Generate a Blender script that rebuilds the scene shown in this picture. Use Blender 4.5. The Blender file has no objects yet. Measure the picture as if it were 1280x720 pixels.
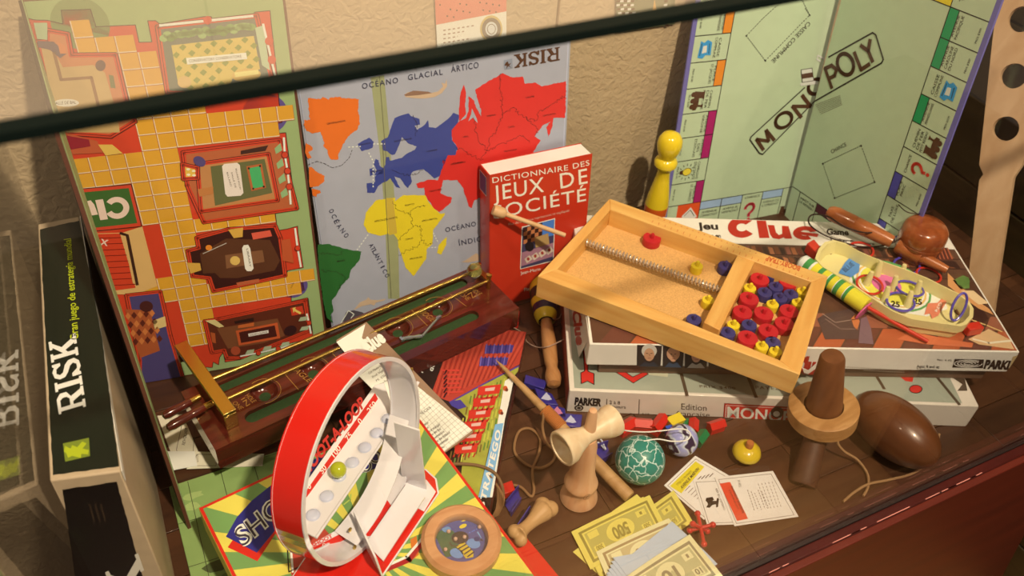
import bpy, math, random
from mathutils import Vector, Matrix, Euler, noise
random.seed(7)
SC = bpy.context.scene
COL = SC.collection
# ------------------------------------------------------------------ camera
FPX = 1105.27                       # focal length in pixels of the 1280 wide frame
CAM = Vector((0, 0, .85))
RW = Matrix(((0.89719598, -0.2568061, 0.35929097), (-0.43716193, -0.6318977, 0.63999589), (0.06268029, -0.73127008, -0.67920193)))
cd = bpy.data.cameras.new('camera'); cam = bpy.data.objects.new('camera', cd); COL.objects.link(cam)
cd.sensor_width = 36; cd.lens = FPX / 1280 * 36; cd.clip_start = .01
m4 = (RW @ Matrix(((1, 0, 0), (0, -1, 0), (0, 0, -1)))).to_4x4(); m4.translation = CAM
cam.matrix_world = m4
cd.dof.use_dof = True; cd.dof.focus_distance = .93; cd.dof.aperture_fstop = 8.0
SC.camera = cam
# ------------------------------------------------------------------ world, lamps, exposure
SC.view_settings.view_transform = 'Standard'; SC.view_settings.look = 'None'; SC.view_settings.gamma = 1
SC.view_settings.exposure = 0.0
w = bpy.data.worlds.new('world'); SC.world = w; w.use_nodes = True
w.node_tree.nodes['Background'].inputs[0].default_value = (.72, .50, .34, 1)
w.node_tree.nodes['Background'].inputs[1].default_value = .27
def lamp(name, loc, target, power, size, colour, cone=60):
    d = bpy.data.lights.new(name, 'SPOT'); d.energy = power; d.shadow_soft_size = size; d.color = colour
    d.spot_size = math.radians(cone); d.spot_blend = .6
    o = bpy.data.objects.new(name, d); COL.objects.link(o); o.location = loc
    o.rotation_euler = (Vector(target) - Vector(loc)).to_track_quat('-Z', 'Y').to_euler()
WARM = (1, .75, .49)
lamp('ceiling_spotlight', (.42, -.75, 2.45), (.5, .62, .05), 415, .045, WARM, 46)
lamp('ceiling_spotlight', (1.75, -.55, 2.6), (.75, .6, .1), 75, .05, WARM, 44)
lamp('ceiling_spotlight', (-.75, .0, 2.6), (.35, .6, .1), 75, .05, WARM, 48)

# ------------------------------------------------------------------ materials
def lin(c):
    c /= 255.
    return c / 12.92 if c <= .04045 else ((c + .055) / 1.055) ** 2.4
REF = [lin(248), lin(220), lin(192)]
def alb(rgb): return tuple(min(.9, lin(v) / r * .80) for v, r in zip(rgb, REF))
MATS = {}
def M(rgb, rough=.55, metal=0, var=.06, scale=60, bump=0, coat=0, name=None, spec=.4):
    """plain procedural paint, card, plastic: base colour with faint mottling"""
    key = (rgb, rough, metal, var, scale, bump, coat)
    if key in MATS: return MATS[key]
    m = bpy.data.materials.new(name or 'paint'); m.use_nodes = True; nt = m.node_tree; b = nt.nodes['Principled BSDF']
    a = alb(rgb)
    tc = nt.nodes.new('ShaderNodeTexCoord'); nz = nt.nodes.new('ShaderNodeTexNoise'); nz.inputs['Scale'].default_value = scale; nz.inputs['Detail'].default_value = 3
    nt.links.new(tc.outputs['Object'], nz.inputs['Vector'])
    mx = nt.nodes.new('ShaderNodeMix'); mx.data_type = 'RGBA'
    mx.inputs[6].default_value = (*[v * (1 - var) for v in a], 1); mx.inputs[7].default_value = (*[min(.95, v * (1 + var)) for v in a], 1)
    nt.links.new(nz.outputs[0], mx.inputs[0]); nt.links.new(mx.outputs[2], b.inputs['Base Color'])
    b.inputs['Roughness'].default_value = rough; b.inputs['Metallic'].default_value = metal
    b.inputs['Coat Weight'].default_value = coat; b.inputs['Coat Roughness'].default_value = .08
    b.inputs['Specular IOR Level'].default_value = spec
    if bump:
        bp = nt.nodes.new('ShaderNodeBump'); bp.inputs['Strength'].default_value = bump; bp.inputs['Distance'].default_value = .002
        nt.links.new(nz.outputs[0], bp.inputs['Height']); nt.links.new(bp.outputs[0], b.inputs['Normal'])
    MATS[key] = m; return m
def WOOD(c1, c2, ang=0, scale=18, stretch=14, rough=.4, coat=0, axis='X', rot=None, name='wood'):
    """wood grain stretched along one direction of the object"""
    key = ('w', c1, c2, ang, scale, stretch, rough, coat, axis)
    if key in MATS: return MATS[key]
    m = bpy.data.materials.new(name); m.use_nodes = True; nt = m.node_tree; b = nt.nodes['Principled BSDF']
    tc = nt.nodes.new('ShaderNodeTexCoord'); mr = nt.nodes.new('ShaderNodeMapping'); mr.inputs['Rotation'].default_value = (0, 0, -ang)
    mp = nt.nodes.new('ShaderNodeMapping')
    s = [scale * stretch] * 3; s['XYZ'.index(axis)] = scale; mp.inputs['Scale'].default_value = s
    nz = nt.nodes.new('ShaderNodeTexNoise'); nz.inputs['Scale'].default_value = 1; nz.inputs['Detail'].default_value = 5; nz.inputs['Distortion'].default_value = .6
    nt.links.new(tc.outputs['Object'], mr.inputs[0]); nt.links.new(mr.outputs[0], mp.inputs[0]); nt.links.new(mp.outputs[0], nz.inputs['Vector'])
    cr = nt.nodes.new('ShaderNodeValToRGB'); cr.color_ramp.elements[0].position = .32; cr.color_ramp.elements[1].position = .68
    cr.color_ramp.elements[0].color = (*alb(c1), 1); cr.color_ramp.elements[1].color = (*alb(c2), 1)
    nt.links.new(nz.outputs[0], cr.inputs[0]); nt.links.new(cr.outputs[0], b.inputs['Base Color'])
    b.inputs['Roughness'].default_value = rough; b.inputs['Coat Weight'].default_value = coat; b.inputs['Coat Roughness'].default_value = .07
    MATS[key] = m; return m
def GLASS(name, tint=(1, 1, 1), haze=0.0, ior=1.5):
    """thin pane: straight transmission, Fresnel reflection and a flat diffuse haze"""
    m = bpy.data.materials.new(name); m.use_nodes = True; nt = m.node_tree; nt.nodes.clear()
    out = nt.nodes.new('ShaderNodeOutputMaterial'); tr = nt.nodes.new('ShaderNodeBsdfTransparent'); tr.inputs[0].default_value = (*tint, 1)
    gl = nt.nodes.new('ShaderNodeBsdfGlossy'); gl.inputs['Roughness'].default_value = 0.0
    fr = nt.nodes.new('ShaderNodeFresnel'); ge = nt.nodes.new('ShaderNodeNewGeometry'); mr = nt.nodes.new('ShaderNodeMapRange')
    mr.inputs[3].default_value = ior; mr.inputs[4].default_value = 1 / ior      # same reflectance from both sides of the thin sheet
    nt.links.new(ge.outputs['Backfacing'], mr.inputs[0]); nt.links.new(mr.outputs[0], fr.inputs[0])
    df = nt.nodes.new('ShaderNodeBsdfDiffuse'); df.inputs[0].default_value = (.8, .75, .7, 1)
    m0 = nt.nodes.new('ShaderNodeMixShader'); m0.inputs[0].default_value = haze
    nt.links.new(tr.outputs[0], m0.inputs[1]); nt.links.new(df.outputs[0], m0.inputs[2])
    mx = nt.nodes.new('ShaderNodeMixShader'); nt.links.new(fr.outputs[0], mx.inputs[0]); nt.links.new(m0.outputs[0], mx.inputs[1]); nt.links.new(gl.outputs[0], mx.inputs[2])
    nt.links.new(mx.outputs[0], out.inputs[0]); return m
WHITE = M((246, 228, 205), .5); CREAM = M((240, 218, 180), .5); BLACK = M((28, 20, 16), .5, var=.1); INK = M((52, 38, 30), .6)
BROWNINK = M((88, 52, 30), .6); RED = M((222, 40, 26), .45); GREYCARD = M((150, 128, 105), .7)
GOLD = M((226, 176, 84), .22, metal=1, var=.03)

# ------------------------------------------------------------------ rays, planes and prints
def ray(x, y): return RW @ Vector((x - 640, y - 360, FPX))
def PZ(x, y, z): d = ray(x, y); return CAM + d * ((z - CAM.z) / d.z)
def PY(x, y, Y): d = ray(x, y); return CAM + d * (Y / d.y)
def PP(x, y, O, n): d = ray(x, y); return CAM + d * (n.dot(O - CAM) / n.dot(d))

class MB:
    """collects geometry with several materials and links it as ONE mesh object"""
    def __init__(s): s.v = []; s.f = []; s.m = []; s.mats = []
    def mi(s, m):
        if m not in s.mats: s.mats.append(m)
        return s.mats.index(m)
    def add(s, vs, fs, m):
        b = len(s.v); s.v += [Vector(v) for v in vs]; k = s.mi(m)
        for f in fs: s.f.append([b + i for i in f]); s.m.append(k)
    def prism(s, poly, d, m):
        """polygon of 3-D points pushed along vector d"""
        n = len(poly); d = Vector(d); P = [Vector(p) for p in poly]
        nn = Vector((0, 0, 0))
        for i in range(n): nn += P[i].cross(P[(i + 1) % n])
        if nn.dot(d) < 0: P.reverse()
        s.add(P + [p + d for p in P], [list(range(n - 1, -1, -1)), list(range(n, 2 * n))] + [[i, (i + 1) % n, n + (i + 1) % n, n + i] for i in range(n)], m)
    def box(s, c, h, m, R=None):
        R = R or Matrix.Identity(3); c = Vector(c)
        vs = [c + R @ Vector((x * h[0], y * h[1], z * h[2])) for x in (-1, 1) for y in (-1, 1) for z in (-1, 1)]
        s.add(vs, [[0, 1, 3, 2], [4, 6, 7, 5], [0, 4, 5, 1], [2, 3, 7, 6], [0, 2, 6, 4], [1, 5, 7, 3]], m)
    def lathe(s, prof, m, O=(0, 0, 0), A=(0, 0, 1), seg=32, sx=1, ref=None):
        """profile of (radius, height[, material]) turned about axis A from O"""
        O = Vector(O); A = Vector(A).normalized(); X = (ref or A.orthogonal()).normalized(); Y = A.cross(X)
        for k in range(len(prof) - 1):
            a, b = prof[k], prof[k + 1]; mm = a[2] if len(a) > 2 else m
            ra = [O + A * a[1] + (X * math.cos(t) + Y * sx * math.sin(t)) * max(a[0], 1e-5) for t in [i * 2 * math.pi / seg for i in range(seg)]]
            rb = [O + A * b[1] + (X * math.cos(t) + Y * sx * math.sin(t)) * max(b[0], 1e-5) for t in [i * 2 * math.pi / seg for i in range(seg)]]
            s.add(ra + rb, [[i, (i + 1) % seg, seg + (i + 1) % seg, seg + i] for i in range(seg)], mm)
    def tube(s, pts, r, m, seg=8, closed=False):
        P = [Vector(p) for p in pts]; n = len(P); rr = r if isinstance(r, (list, tuple)) else [r] * n
        vs = []; prev = None
        for i in range(n):
            t = (P[(i + 1) % n] - P[i - 1]) if closed else (P[min(i + 1, n - 1)] - P[max(i - 1, 0)])
            t = t.normalized() if t.length > 1e-9 else Vector((1, 0, 0))
            X = (prev - t * prev.dot(t)) if prev else t.orthogonal()
            X.normalize(); prev = X; Y = t.cross(X)
            vs += [P[i] + (X * math.cos(a) + Y * math.sin(a)) * rr[i] for a in [j * 2 * math.pi / seg for j in range(seg)]]
        fs = []
        for i in range(n if closed else n - 1):
            for j in range(seg): fs.append([i * seg + j, i * seg + (j + 1) % seg, ((i + 1) % n) * seg + (j + 1) % seg, ((i + 1) % n) * seg + j])
        if not closed: fs += [list(range(seg - 1, -1, -1)), [(n - 1) * seg + j for j in range(seg)]]
        s.add(vs, fs, m)
    def ball(s, c, r, m, seg=24, sc=(1, 1, 1)):
        n = seg // 2; vs = []; fs = []
        for i in range(n + 1):
            for j in range(seg):
                th = math.pi * i / n; ph = 2 * math.pi * j / seg
                vs.append(Vector(c) + Vector((sc[0] * math.sin(th) * math.cos(ph), sc[1] * math.sin(th) * math.sin(ph), sc[2] * math.cos(th))) * r)
        for i in range(n):
            for j in range(seg): fs.append([i * seg + j, (i + 1) * seg + j, (i + 1) * seg + (j + 1) % seg, i * seg + (j + 1) % seg])
        s.add(vs, fs, m)
    def build(s, name, root=None, smooth=True, bevel=0, merge=True, seg=2):
        import bmesh
        me = bpy.data.meshes.new(name)
        off = root_world(root) if root else Vector((0, 0, 0))
        vs = s.v
        if root is None:
            lo = Vector([min(v[i] for v in vs) for i in range(3)]); hi = Vector([max(v[i] for v in vs) for i in range(3)])
            off = Vector(((lo.x + hi.x) / 2, (lo.y + hi.y) / 2, lo.z))
        me.from_pydata([v - off for v in vs], [], s.f)
        for m in s.mats: me.materials.append(m)
        me.polygons.foreach_set('material_index', s.m)
        if merge:
            bm = bmesh.new(); bm.from_mesh(me); bmesh.ops.remove_doubles(bm, verts=bm.verts, dist=2e-6); bmesh.ops.recalc_face_normals(bm, faces=bm.faces); bm.to_mesh(me); bm.free()
        if smooth:
            me.polygons.foreach_set('use_smooth', [True] * len(me.polygons)); me.set_sharp_from_angle(angle=math.radians(38))
        o = bpy.data.objects.new(name, me); COL.objects.link(o)
        if root: o.parent = root
        else: o.location = off
        if bevel:
            b = o.modifiers.new('bevel', 'BEVEL'); b.width = bevel; b.segments = seg; b.limit_method = 'ANGLE'; b.angle_limit = math.radians(40)
        return o
def root_world(o):
    p = Vector((0, 0, 0))
    while o: p += o.location; o = o.parent
    return p
def tag(o, label, cat, group=None):
    o['label'] = label; o['category'] = cat
    if group: o['group'] = group
    return o
def thing(name, loc, label, cat, group=None):
    o = bpy.data.objects.new(name, None); COL.objects.link(o); o.location = loc; o.empty_display_size = .02
    return tag(o, label, cat, group)
TXT = {}
def glyphs(s, bold=0.0, space=1.0):
    k = (s, bold, space)
    if k not in TXT:
        c = bpy.data.curves.new('t', 'FONT'); c.body = s; c.offset = bold; c.resolution_u = 3; c.space_character = space; c.fill_mode = 'BOTH'
        o = bpy.data.objects.new('t', c); COL.objects.link(o); dg = bpy.context.evaluated_depsgraph_get()
        me = o.evaluated_get(dg).to_mesh(); vs = [tuple(v.co[:2]) for v in me.vertices]; fs = [list(p.vertices) for p in me.polygons]
        o.evaluated_get(dg).to_mesh_clear(); bpy.data.objects.remove(o); bpy.data.curves.remove(c)
        x0 = min(v[0] for v in vs); x1 = max(v[0] for v in vs)
        TXT[k] = ([((v[0] - x0) / (x1 - x0), v[1] / .69) for v in vs], fs)
    return TXT[k]
LAY = .00012
def jag(pts, amp, closed=True, it=1):
    for _ in range(it):
        out = []; n = len(pts)
        for i in range(n if closed else n - 1):
            a = pts[i]; b = pts[(i + 1) % n]; out.append(a); L = math.dist(a, b)
            if L > 3:
                k = max(1, int(L // 7))
                for j in range(1, k + 1):
                    t = j / (k + 1); q = random.uniform(-amp, amp)
                    out.append((a[0] + (b[0] - a[0]) * t + q, a[1] + (b[1] - a[1]) * t + random.uniform(-amp, amp)))
        if not closed: out.append(pts[-1])
        pts = out
    return pts
class Sheet:
    """flat print on the plane through O with axes U, V (unit vectors); z layers stack outward along N"""
    def __init__(s, O, U, V, flip=False):
        s.O = Vector(O); s.U = Vector(U).normalized(); s.V = Vector(V).normalized(); s.N = s.U.cross(s.V).normalized()
        if s.N.dot(CAM - s.O) < 0: s.N = -s.N
        s.mb = MB(); s.px(1, 0, 0)
    def px(s, k, x0, y0): s.T = lambda p: s.from_px(x0 + p[0] / k, y0 + p[1] / k); return s
    def local(s, k=1.0): s.T = lambda p: (p[0] * k, p[1] * k); return s
    def from_px(s, x, y):
        P = PP(x, y, s.O, s.N) - s.O
        # U and V may be skewed: solve
        a = s.U.dot(s.U); b = s.U.dot(s.V); c = s.V.dot(s.V); p = P.dot(s.U); q = P.dot(s.V); d = a * c - b * b
        return ((p * c - q * b) / d, (q * a - p * b) / d)
    def at(s, uv, lay=0): return s.O + s.U * uv[0] + s.V * uv[1] + s.N * (LAY * lay)
    def w(s, p, lay=0): return s.at(s.T(p), lay)
    clip = None
    def poly(s, pts, m, lay=1):
        s.clipped([s.T(p) for p in pts], m, lay)
    def clipped(s, q, m, lay):
        if s.clip:
            for ax, lim, sg in ((0, s.clip[0], 1), (0, s.clip[1], -1), (1, s.clip[2], 1), (1, s.clip[3], -1)):
                o = []
                for i in range(len(q)):
                    a, b = q[i - 1], q[i]; ia = (a[ax] - lim) * sg >= 0; ib = (b[ax] - lim) * sg >= 0
                    if ia != ib: t = (lim - a[ax]) / (b[ax] - a[ax]); o.append((a[0] + (b[0] - a[0]) * t, a[1] + (b[1] - a[1]) * t))
                    if ib: o.append(b)
                q = o
                if len(q) < 3: return
        s.mb.add([s.at(p, lay) for p in q], [list(range(len(q)))], m)
    def line(s, pts, wd, m, lay=2, closed=False, dash=None):
        q = [s.T(p) for p in pts]
        if closed: q.append(q[0])
        for a, b in zip(q, q[1:]):
            a = Vector(a); b = Vector(b); L = (b - a).length
            if L < 1e-6: continue
            d = (b - a) / L; n = Vector((-d.y, d.x)) * wd / 2
            segs = [(a - d * wd * .3, b + d * wd * .3)] if not dash else [(a + d * t, a + d * min(L, t + dash * .55)) for t in [i * dash for i in range(int(L / dash) + 1)] if t < L]
            for e, f in segs: s.clipped([tuple(e - n), tuple(f - n), tuple(f + n), tuple(e + n)], m, lay)
    def text(s, t, p0, p1, ph, m, lay=3, bold=0.0, space=1.0):
        a = Vector(s.T(p0)); b = Vector(s.T(p1)) - a; h = Vector(s.T(ph)) - a
        vs, fs = glyphs(t, bold, space)
        s.mb.add([s.at(a + b * x + h * y, lay) for x, y in vs], fs, m)
    def arc(s, c, rx, ry, m, lay=1, n=24, a0=0, a1=360, rot=0):
        """filled ellipse (or sector) around c in the current units"""
        P = [(c[0] + rx * math.cos(t) * math.cos(rot) - ry * math.sin(t) * math.sin(rot), c[1] + rx * math.cos(t) * math.sin(rot) + ry * math.sin(t) * math.cos(rot)) for t in [math.radians(a0 + (a1 - a0) * i / n) for i in range(n if a1 - a0 >= 360 else n + 1)]]
        s.poly(P, m, lay)
    def ring(s, c, rx, ry, wd, m, lay=2, n=24, a0=0, a1=360):
        P = [(c[0] + rx * math.cos(t), c[1] + ry * math.sin(t)) for t in [math.radians(a0 + (a1 - a0) * i / n) for i in range(n + 1)]]
        s.line(P, wd, m, lay)
    def build(s, name, root): 
        return s.mb.build(name, root, smooth=False, merge=False) if s.mb.v else None
def slab(pts3, d, m, name, root, bevel=.0006):
    b = MB(); b.prism(pts3, d, m); return b.build(name, root, bevel=bevel)
V3 = Vector
Z = V3((0, 0, 1))
def rect4(a, b, w):
    """rectangle: edge a->b (3-D, same height) and width w to its left"""
    u = (b - a).normalized(); n = Z.cross(u); return [a, b, b + n * w, a + n * w]
def cat(pts, n=8, closed=False):
    """Catmull-Rom smoothing of 3-D points"""
    P = [V3(p) for p in pts]; out = []; N = len(P)
    for i in range(N if closed else N - 1):
        p0 = P[i - 1] if (i > 0 or closed) else P[0]; p1 = P[i]; p2 = P[(i + 1) % N]; p3 = P[(i + 2) % N] if (i + 2 < N or closed) else P[-1]
        for j in range(n):
            t = j / n; out.append(.5 * ((2 * p1) + (p2 - p0) * t + (2 * p0 - 5 * p1 + 4 * p2 - p3) * t * t + (3 * p1 - p0 - 3 * p2 + p3) * t ** 3))
    if not closed: out.append(P[-1])
    return out
# ================================================================== SETTING
def structure(o): o['kind'] = 'structure'; return o
def wall_material():
    m = M((196, 162, 118), .85, var=.07, scale=5, name='plaster'); nt = m.node_tree; b = nt.nodes['Principled BSDF']
    tc = nt.nodes.new('ShaderNodeTexCoord'); n1 = nt.nodes.new('ShaderNodeTexNoise'); n1.inputs['Scale'].default_value = 95; n1.inputs['Detail'].default_value = 4; n1.inputs['Distortion'].default_value = .9
    bp = nt.nodes.new('ShaderNodeBump'); bp.inputs['Strength'].default_value = .75; bp.inputs['Distance'].default_value = .0035
    nt.links.new(tc.outputs['Object'], n1.inputs['Vector']); nt.links.new(n1.outputs[0], bp.inputs['Height']); nt.links.new(bp.outputs[0], b.inputs['Normal'])
    return m
PL = wall_material()
WY = .897
b = MB(); b.box((.45, WY + .02, .35), (1.6, .02, 1.15), PL); structure(b.build('wall_back'))
# raised joints between the wall boards
for k, x in enumerate((-.30, .118, .535, .955)):
    b = MB(); b.box((x, WY - .0006, .5), (.0012, .0012, .5), M((150, 116, 78), .8)); structure(b.build('trim_%d' % (k + 1)))
b = MB(); b.box((.8, -.2, -.83), (2.2, 1.4, .02), M((120, 80, 45), .6)); fl = structure(b.build('floor'))
FW = WOOD((205, 135, 70), (232, 165, 92), scale=5, stretch=9, rough=.35, name='museum_floor_wood')
for i in range(9):
    for j in range(4):
        b = MB(); b.box((.55 + .45 * j + (.2 if i % 2 else 0), -.45 + .1 * i, -.806), (.224, .0488, .006), FW); o = b.build('plank'); o.parent = fl; o.location -= fl.location
# dark olive panelled wall past the right pane
b = MB(); b.box((1.42, .45, .1), (.012, .55, .95), M((62, 46, 20), .6)); wr = structure(b.build('wall_right'))
OW = WOOD((48, 34, 12), (66, 50, 22), scale=6, stretch=8, rough=.5, axis='Y', name='olive_wood')
for j in range(12):
    b = MB(); b.box((1.404, .45, -.72 + .145 * j), (.005, .55, .070), OW); o = b.build('panel', bevel=.002); o.parent = wr; o.location -= wr.location

# ------------------------------------------------------------------ the display case
case = thing('display_case', (.55, .31, 0), 'glass display case with dark red wooden base and brown plank deck', 'display case')
MAH = WOOD((74, 15, 4), (90, 22, 6), scale=4, stretch=7, rough=.45, coat=0, name='mahogany')
MAH2 = WOOD((50, 9, 6), (66, 15, 9), scale=5, stretch=7, rough=.35, coat=.1, name='mahogany_lip')
XL, XR, YF, YB, ZT = -.125, 1.16, .31, .889, .668
b = MB(); b.prism([V3((-.3, .2885, -.02)), V3((1.01, .2885, -.02)), V3((1.108, .2885, -.309)), V3((1.267, .2885, -.79)), V3((-.3, .2885, -.79))], (0, .02, 0), MAH); b.build('base_panel', case, bevel=.001)
b = MB(); b.box((.43, .2995, -.0125), (.73, .0055, .009), MAH2); b.build('base_lip', case, bevel=.0012)
b = MB(); b.box((.43, .2905, -.0175), (.73, .0045, .009), MAH); b.build('base_moulding', case, bevel=.0012)
b = MB(); b.box((.43, .3068, -.003), (.73, .0022, .003), BLACK); b.build('gasket', case)
pink = M((200, 120, 100), .6)
for i in range(14):          # worn varnish chips along the lip
    x = random.uniform(.45, 1.02); b = MB() if i == 0 else b; b.box((x, .2945, -.0034), (random.uniform(.003, .03), .0004, .0004), pink)
o = b.build('worn_varnish', case); o['kind'] = 'stuff'
b = MB(); b.box((.52, .600, -.020), (.66, .295, .008), M((60, 34, 18), .7)); deck = b.build('deck', case)
DW = [WOOD(a, c, scale=7, stretch=9, rough=.42, coat=.12, name='deck_wood') for a, c in (((62, 33, 17), (80, 44, 23)), ((68, 37, 19), (88, 50, 27)), ((56, 30, 16), (74, 41, 22)))]
y = .311; r_ = 0
while y < .897:
    x = -.15 - random.uniform(0, .2); h = min(.0565, .897 - y)
    while x < 1.18:
        L = random.uniform(.28, .46); x1 = min(x + L, 1.18)
        if x1 > -.14:
            b = MB(); xa = max(x, -.14); b.box(((xa + x1) / 2, y + h / 2, -.006), ((x1 - xa) / 2 - .0003, h / 2 - .0003, .006), random.choice(DW))
            o = b.build('plank', bevel=.0004, seg=1); o.parent = deck; o.location -= root_world(deck)
        x += L
    y += .057
GP = GLASS('clear_pane'); GT = GLASS('top_pane', haze=.08); GE = M((10, 18, 14), .5, spec=.1)  # top pane's pale diffuse veil stands in for reflected room light
def pane(a, b_, c, d, t, mat, name='glass_pane'):
    q = MB(); q.prism([a, b_, c, d], t, mat); return q.build(name, case, smooth=False)
pane(V3((-.2, YF - .005, 0)), V3((XR, YF - .005, 0)), V3((XR, YF - .005, ZT)), V3((-.2, YF - .005, ZT)), (0, .0045, 0), GP)
pane(V3((-.2, YF + .004, ZT - .001)), V3((XR, YF + .004, ZT - .001)), V3((XR, YB, ZT - .001)), V3((-.2, YB, ZT - .001)), (0, 0, .005), GT)
pane(V3((-.1205, YF, .001)), V3((-.1000, YB, .001)), V3((-.1000, YB, ZT - .002)), V3((-.1205, YF, ZT - .002)), (-.005, 0, 0), GP)
pane(V3((XR, YF, .001)), V3((XR, YB, .001)), V3((XR, YB, ZT - .002)), V3((XR, YF, ZT - .002)), (.005, 0, 0), GP)
b = MB(); b.box((.48, YF - .0005, ZT + .001), (.68, .0045, .0022), GE); b.build('glass_edge', case)

# ================================================================== BOARDS ON THE BACK WALL
def K(v, k): v = V3(v); return CAM + (v - CAM) * k
kb = .879; TU = .02 * kb
CO = K((.02692894, .97790347, .3490981), kb); CU = V3((.988, -.155, -.001)); CV = V3((.021, .126, .992))
cs = Sheet(CO, CU, CV); cs.clip = (-3.92 * TU, 9.30 * TU, -23.42 * TU, 3.22 * TU)
hinge_b = CO + CU * (-3.95 * TU) + CV * (-23.45 * TU)
cl = thing('game_board', hinge_b + V3((.08, -.02, -hinge_b.z)), 'green mansion floor-plan game board with yellow tile corridors, folded upright at the left', 'game board')
def CP(u, v): return CO + cs.U * (u * TU) + cs.V * (v * TU)
EDGE = M((98, 52, 34), .6); GRN = (156, 170, 108)
DK = M((30, 16, 14), .5)
s = MB(); s.prism([CP(-3.95, 3.25), CP(9.33, 3.25), CP(9.33, -23.45), CP(-3.95, -23.45)], -cs.N * .003, EDGE); s.build('board_panel', cl, bevel=.0004)
foot = V3((-.0335, .594, 0)); tw = V3((-.013, 0, 0)); fd = (foot - CP(-3.95, -23.45)); fd.z = 0; fd.normalize()
s = MB(); a = CP(-3.97, 3.25) ; c = CP(-3.97, -23.45); n2 = -fd.cross(cs.V).normalized()
s.prism([a, a + fd * .228 + tw, c + fd * .228, c], n2 * -.003, DK); s.build('folded_panel', cl, bevel=.0004)
s = MB(); e = n2 * .0001
s.prism([a + e, a + fd * .2275 + e + tw, c + fd * .2275 + e, c + e], n2 * .0006, M(GRN, .5)); s.build('folded_print', cl)
lip = MB(); lip.prism([a + fd * .2281 + tw, a + fd * .2295 + tw, c + fd * .2295, c + fd * .2281], n2 * -.0035, EDGE); lip.build('binding', cl)
# --- print
cs.poly_t = lambda pts, m, l=1: (cs.local(TU), cs.poly(pts, m, l))
cG = M(GRN, .5); cY = M((226, 156, 44), .5); cR = M((214, 62, 34), .5); cL = M((240, 205, 165), .5); cD = M((60, 26, 18), .55)
cs.local(TU); cs.poly([(-3.9, 3.15), (9.18, 3.15), (9.18, -23.4), (-3.9, -23.4)], cG, 1)
A4 = (4.8, 80, 180); B4 = (4.3636, 200, 300); C4 = (4.3636, 200, 80); D4 = (4.3636, 10, 0)
def conv(T, pts): 
    cs.px(*T); return [tuple(q / TU for q in cs.T(p)) for p in pts]
purple = M((96, 76, 130), .5)
def circ(T, c, r, m, lay=2):
    (u, v), = conv(T, [c]); cs.local(TU); cs.arc((u, v), r, r, m, lay)
circ(C4, (575, 272), 1.33, purple); circ(B4, (725, 250), 1.0, purple); circ(D4, (395, 130), 1.45, M((128, 142, 84), .5))
sil = conv(D4, [(95, 95), (145, 108), (215, 110), (300, 130), (290, 55), (450, 50), (480, 145), (695, 135), (715, 230), (785, 228), (762, 113), (805, 112), (828, 130)])
sil += conv((3.2, 0, 0), [(815, 66), (845, 66), (850, 82), (1018, 62), (1018, 48), (1080, 42), (1085, 95), (1112, 330)])
sil += conv(C4, [(648, 200), (665, 318), (578, 338), (582, 382), (686, 374), (690, 410)])
sil += conv((3.2, 0, 200), [(1178, 160), (1178, 178), (1098, 190), (1110, 282), (1150, 275), (1190, 264), (1192, 290), (1210, 410), (1213, 430), (1150, 442), (1148, 462), (1205, 458), (1217, 520), (1165, 540), (1165, 565), (1230, 550), (1250, 690)])
sil += conv(B4, [(808, 318), (835, 525), (780, 545), (640, 580), (440, 635), (438, 652), (355, 665), (345, 612), (325, 640), (320, 680), (290, 665), (285, 695), (220, 690), (100, 655), (95, 688), (20, 700), (-30, 690)])
lb = conv(B4, [(-60, 640)])[0]
sil += [(-3.9, -21.6), (-3.9, sil[0][1])]
cs.local(TU); cs.poly(sil, cR, 2); cs.line(sil[:-2], .0008, cD, 3)
# yellow tile corridors in tile units (col, row) rectangles
DONE = set()
def tiles(c0, c1, r0, r1):
    g = .035
    for c in range(c0, c1):
        for r in range(r0, r1):
            if (c, r) in DONE: continue
            DONE.add((c, r)); cs.poly([(c, -r), (c + 1, -r), (c + 1, -r - 1), (c, -r - 1)], M((176, 98, 52)), 4)
            cs.poly([(c + .02, -r - .0), (c + .98, -r), (c + .98, -r - .96), (c + .02, -r - .96)], cL, 4.5)
            cs.poly([(c + .07, -r), (c + .98, -r), (c + .98, -r - .90), (c + .07, -r - .90)], cY, 5)
for q in ((-2, -1, -2, -1), (-2, 1, -1, 0), (0, 2, 0, 3), (0, 4, 3, 4), (1, 9, 4, 5), (1, 8, 5, 6), (0, 2, 4, 13), (-4, 1, 6, 8), (-1, 1, 8, 11), (-0, 2, 11, 13), (2, 7, 11, 12), (0, 1, 12, 16), (-3, 0, 15, 17), (0, 8, 16, 18), (0, 2, 13, 16), (0, 2, 18, 21), (8, 9, 16, 17), (1, 2, 9, 13)):
    tiles(*q)
# rooms
def room(T, wallp, col, floorp=None, fcol=None, lay=8):
    cs.px(*T); cs.poly(wallp, M(col, .5), lay); cs.line(wallp, .0056, cD, lay - .4, closed=True); cs.line(wallp, .0042, cR, lay + .3, closed=True); cs.line(wallp, .0006, cD, lay + .5, closed=True)
    if floorp: cs.poly(floorp, M(fcol, .5), lay + 1)
room(D4, [(215, 165), (325, 185), (345, 300), (585, 298), (645, 548), (690, 660), (560, 740), (300, 720), (160, 230), (215, 225)], (208, 120, 72), [(180, 250), (255, 285), (300, 365), (465, 352), (530, 395), (600, 640), (610, 720), (280, 720)], (204, 160, 100))
cs.px(*D4); cs.line([(252, 285), (290, 432), (455, 420), (500, 600)], .0030, M((150, 100, 62)), 10)
cs.poly([(160, 220), (250, 225), (320, 290), (285, 315), (230, 270), (165, 255)], M((100, 76, 86)), 10); cs.poly([(270, 225), (312, 245), (320, 290), (285, 290)], M((220, 120, 66)), 11)
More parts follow.
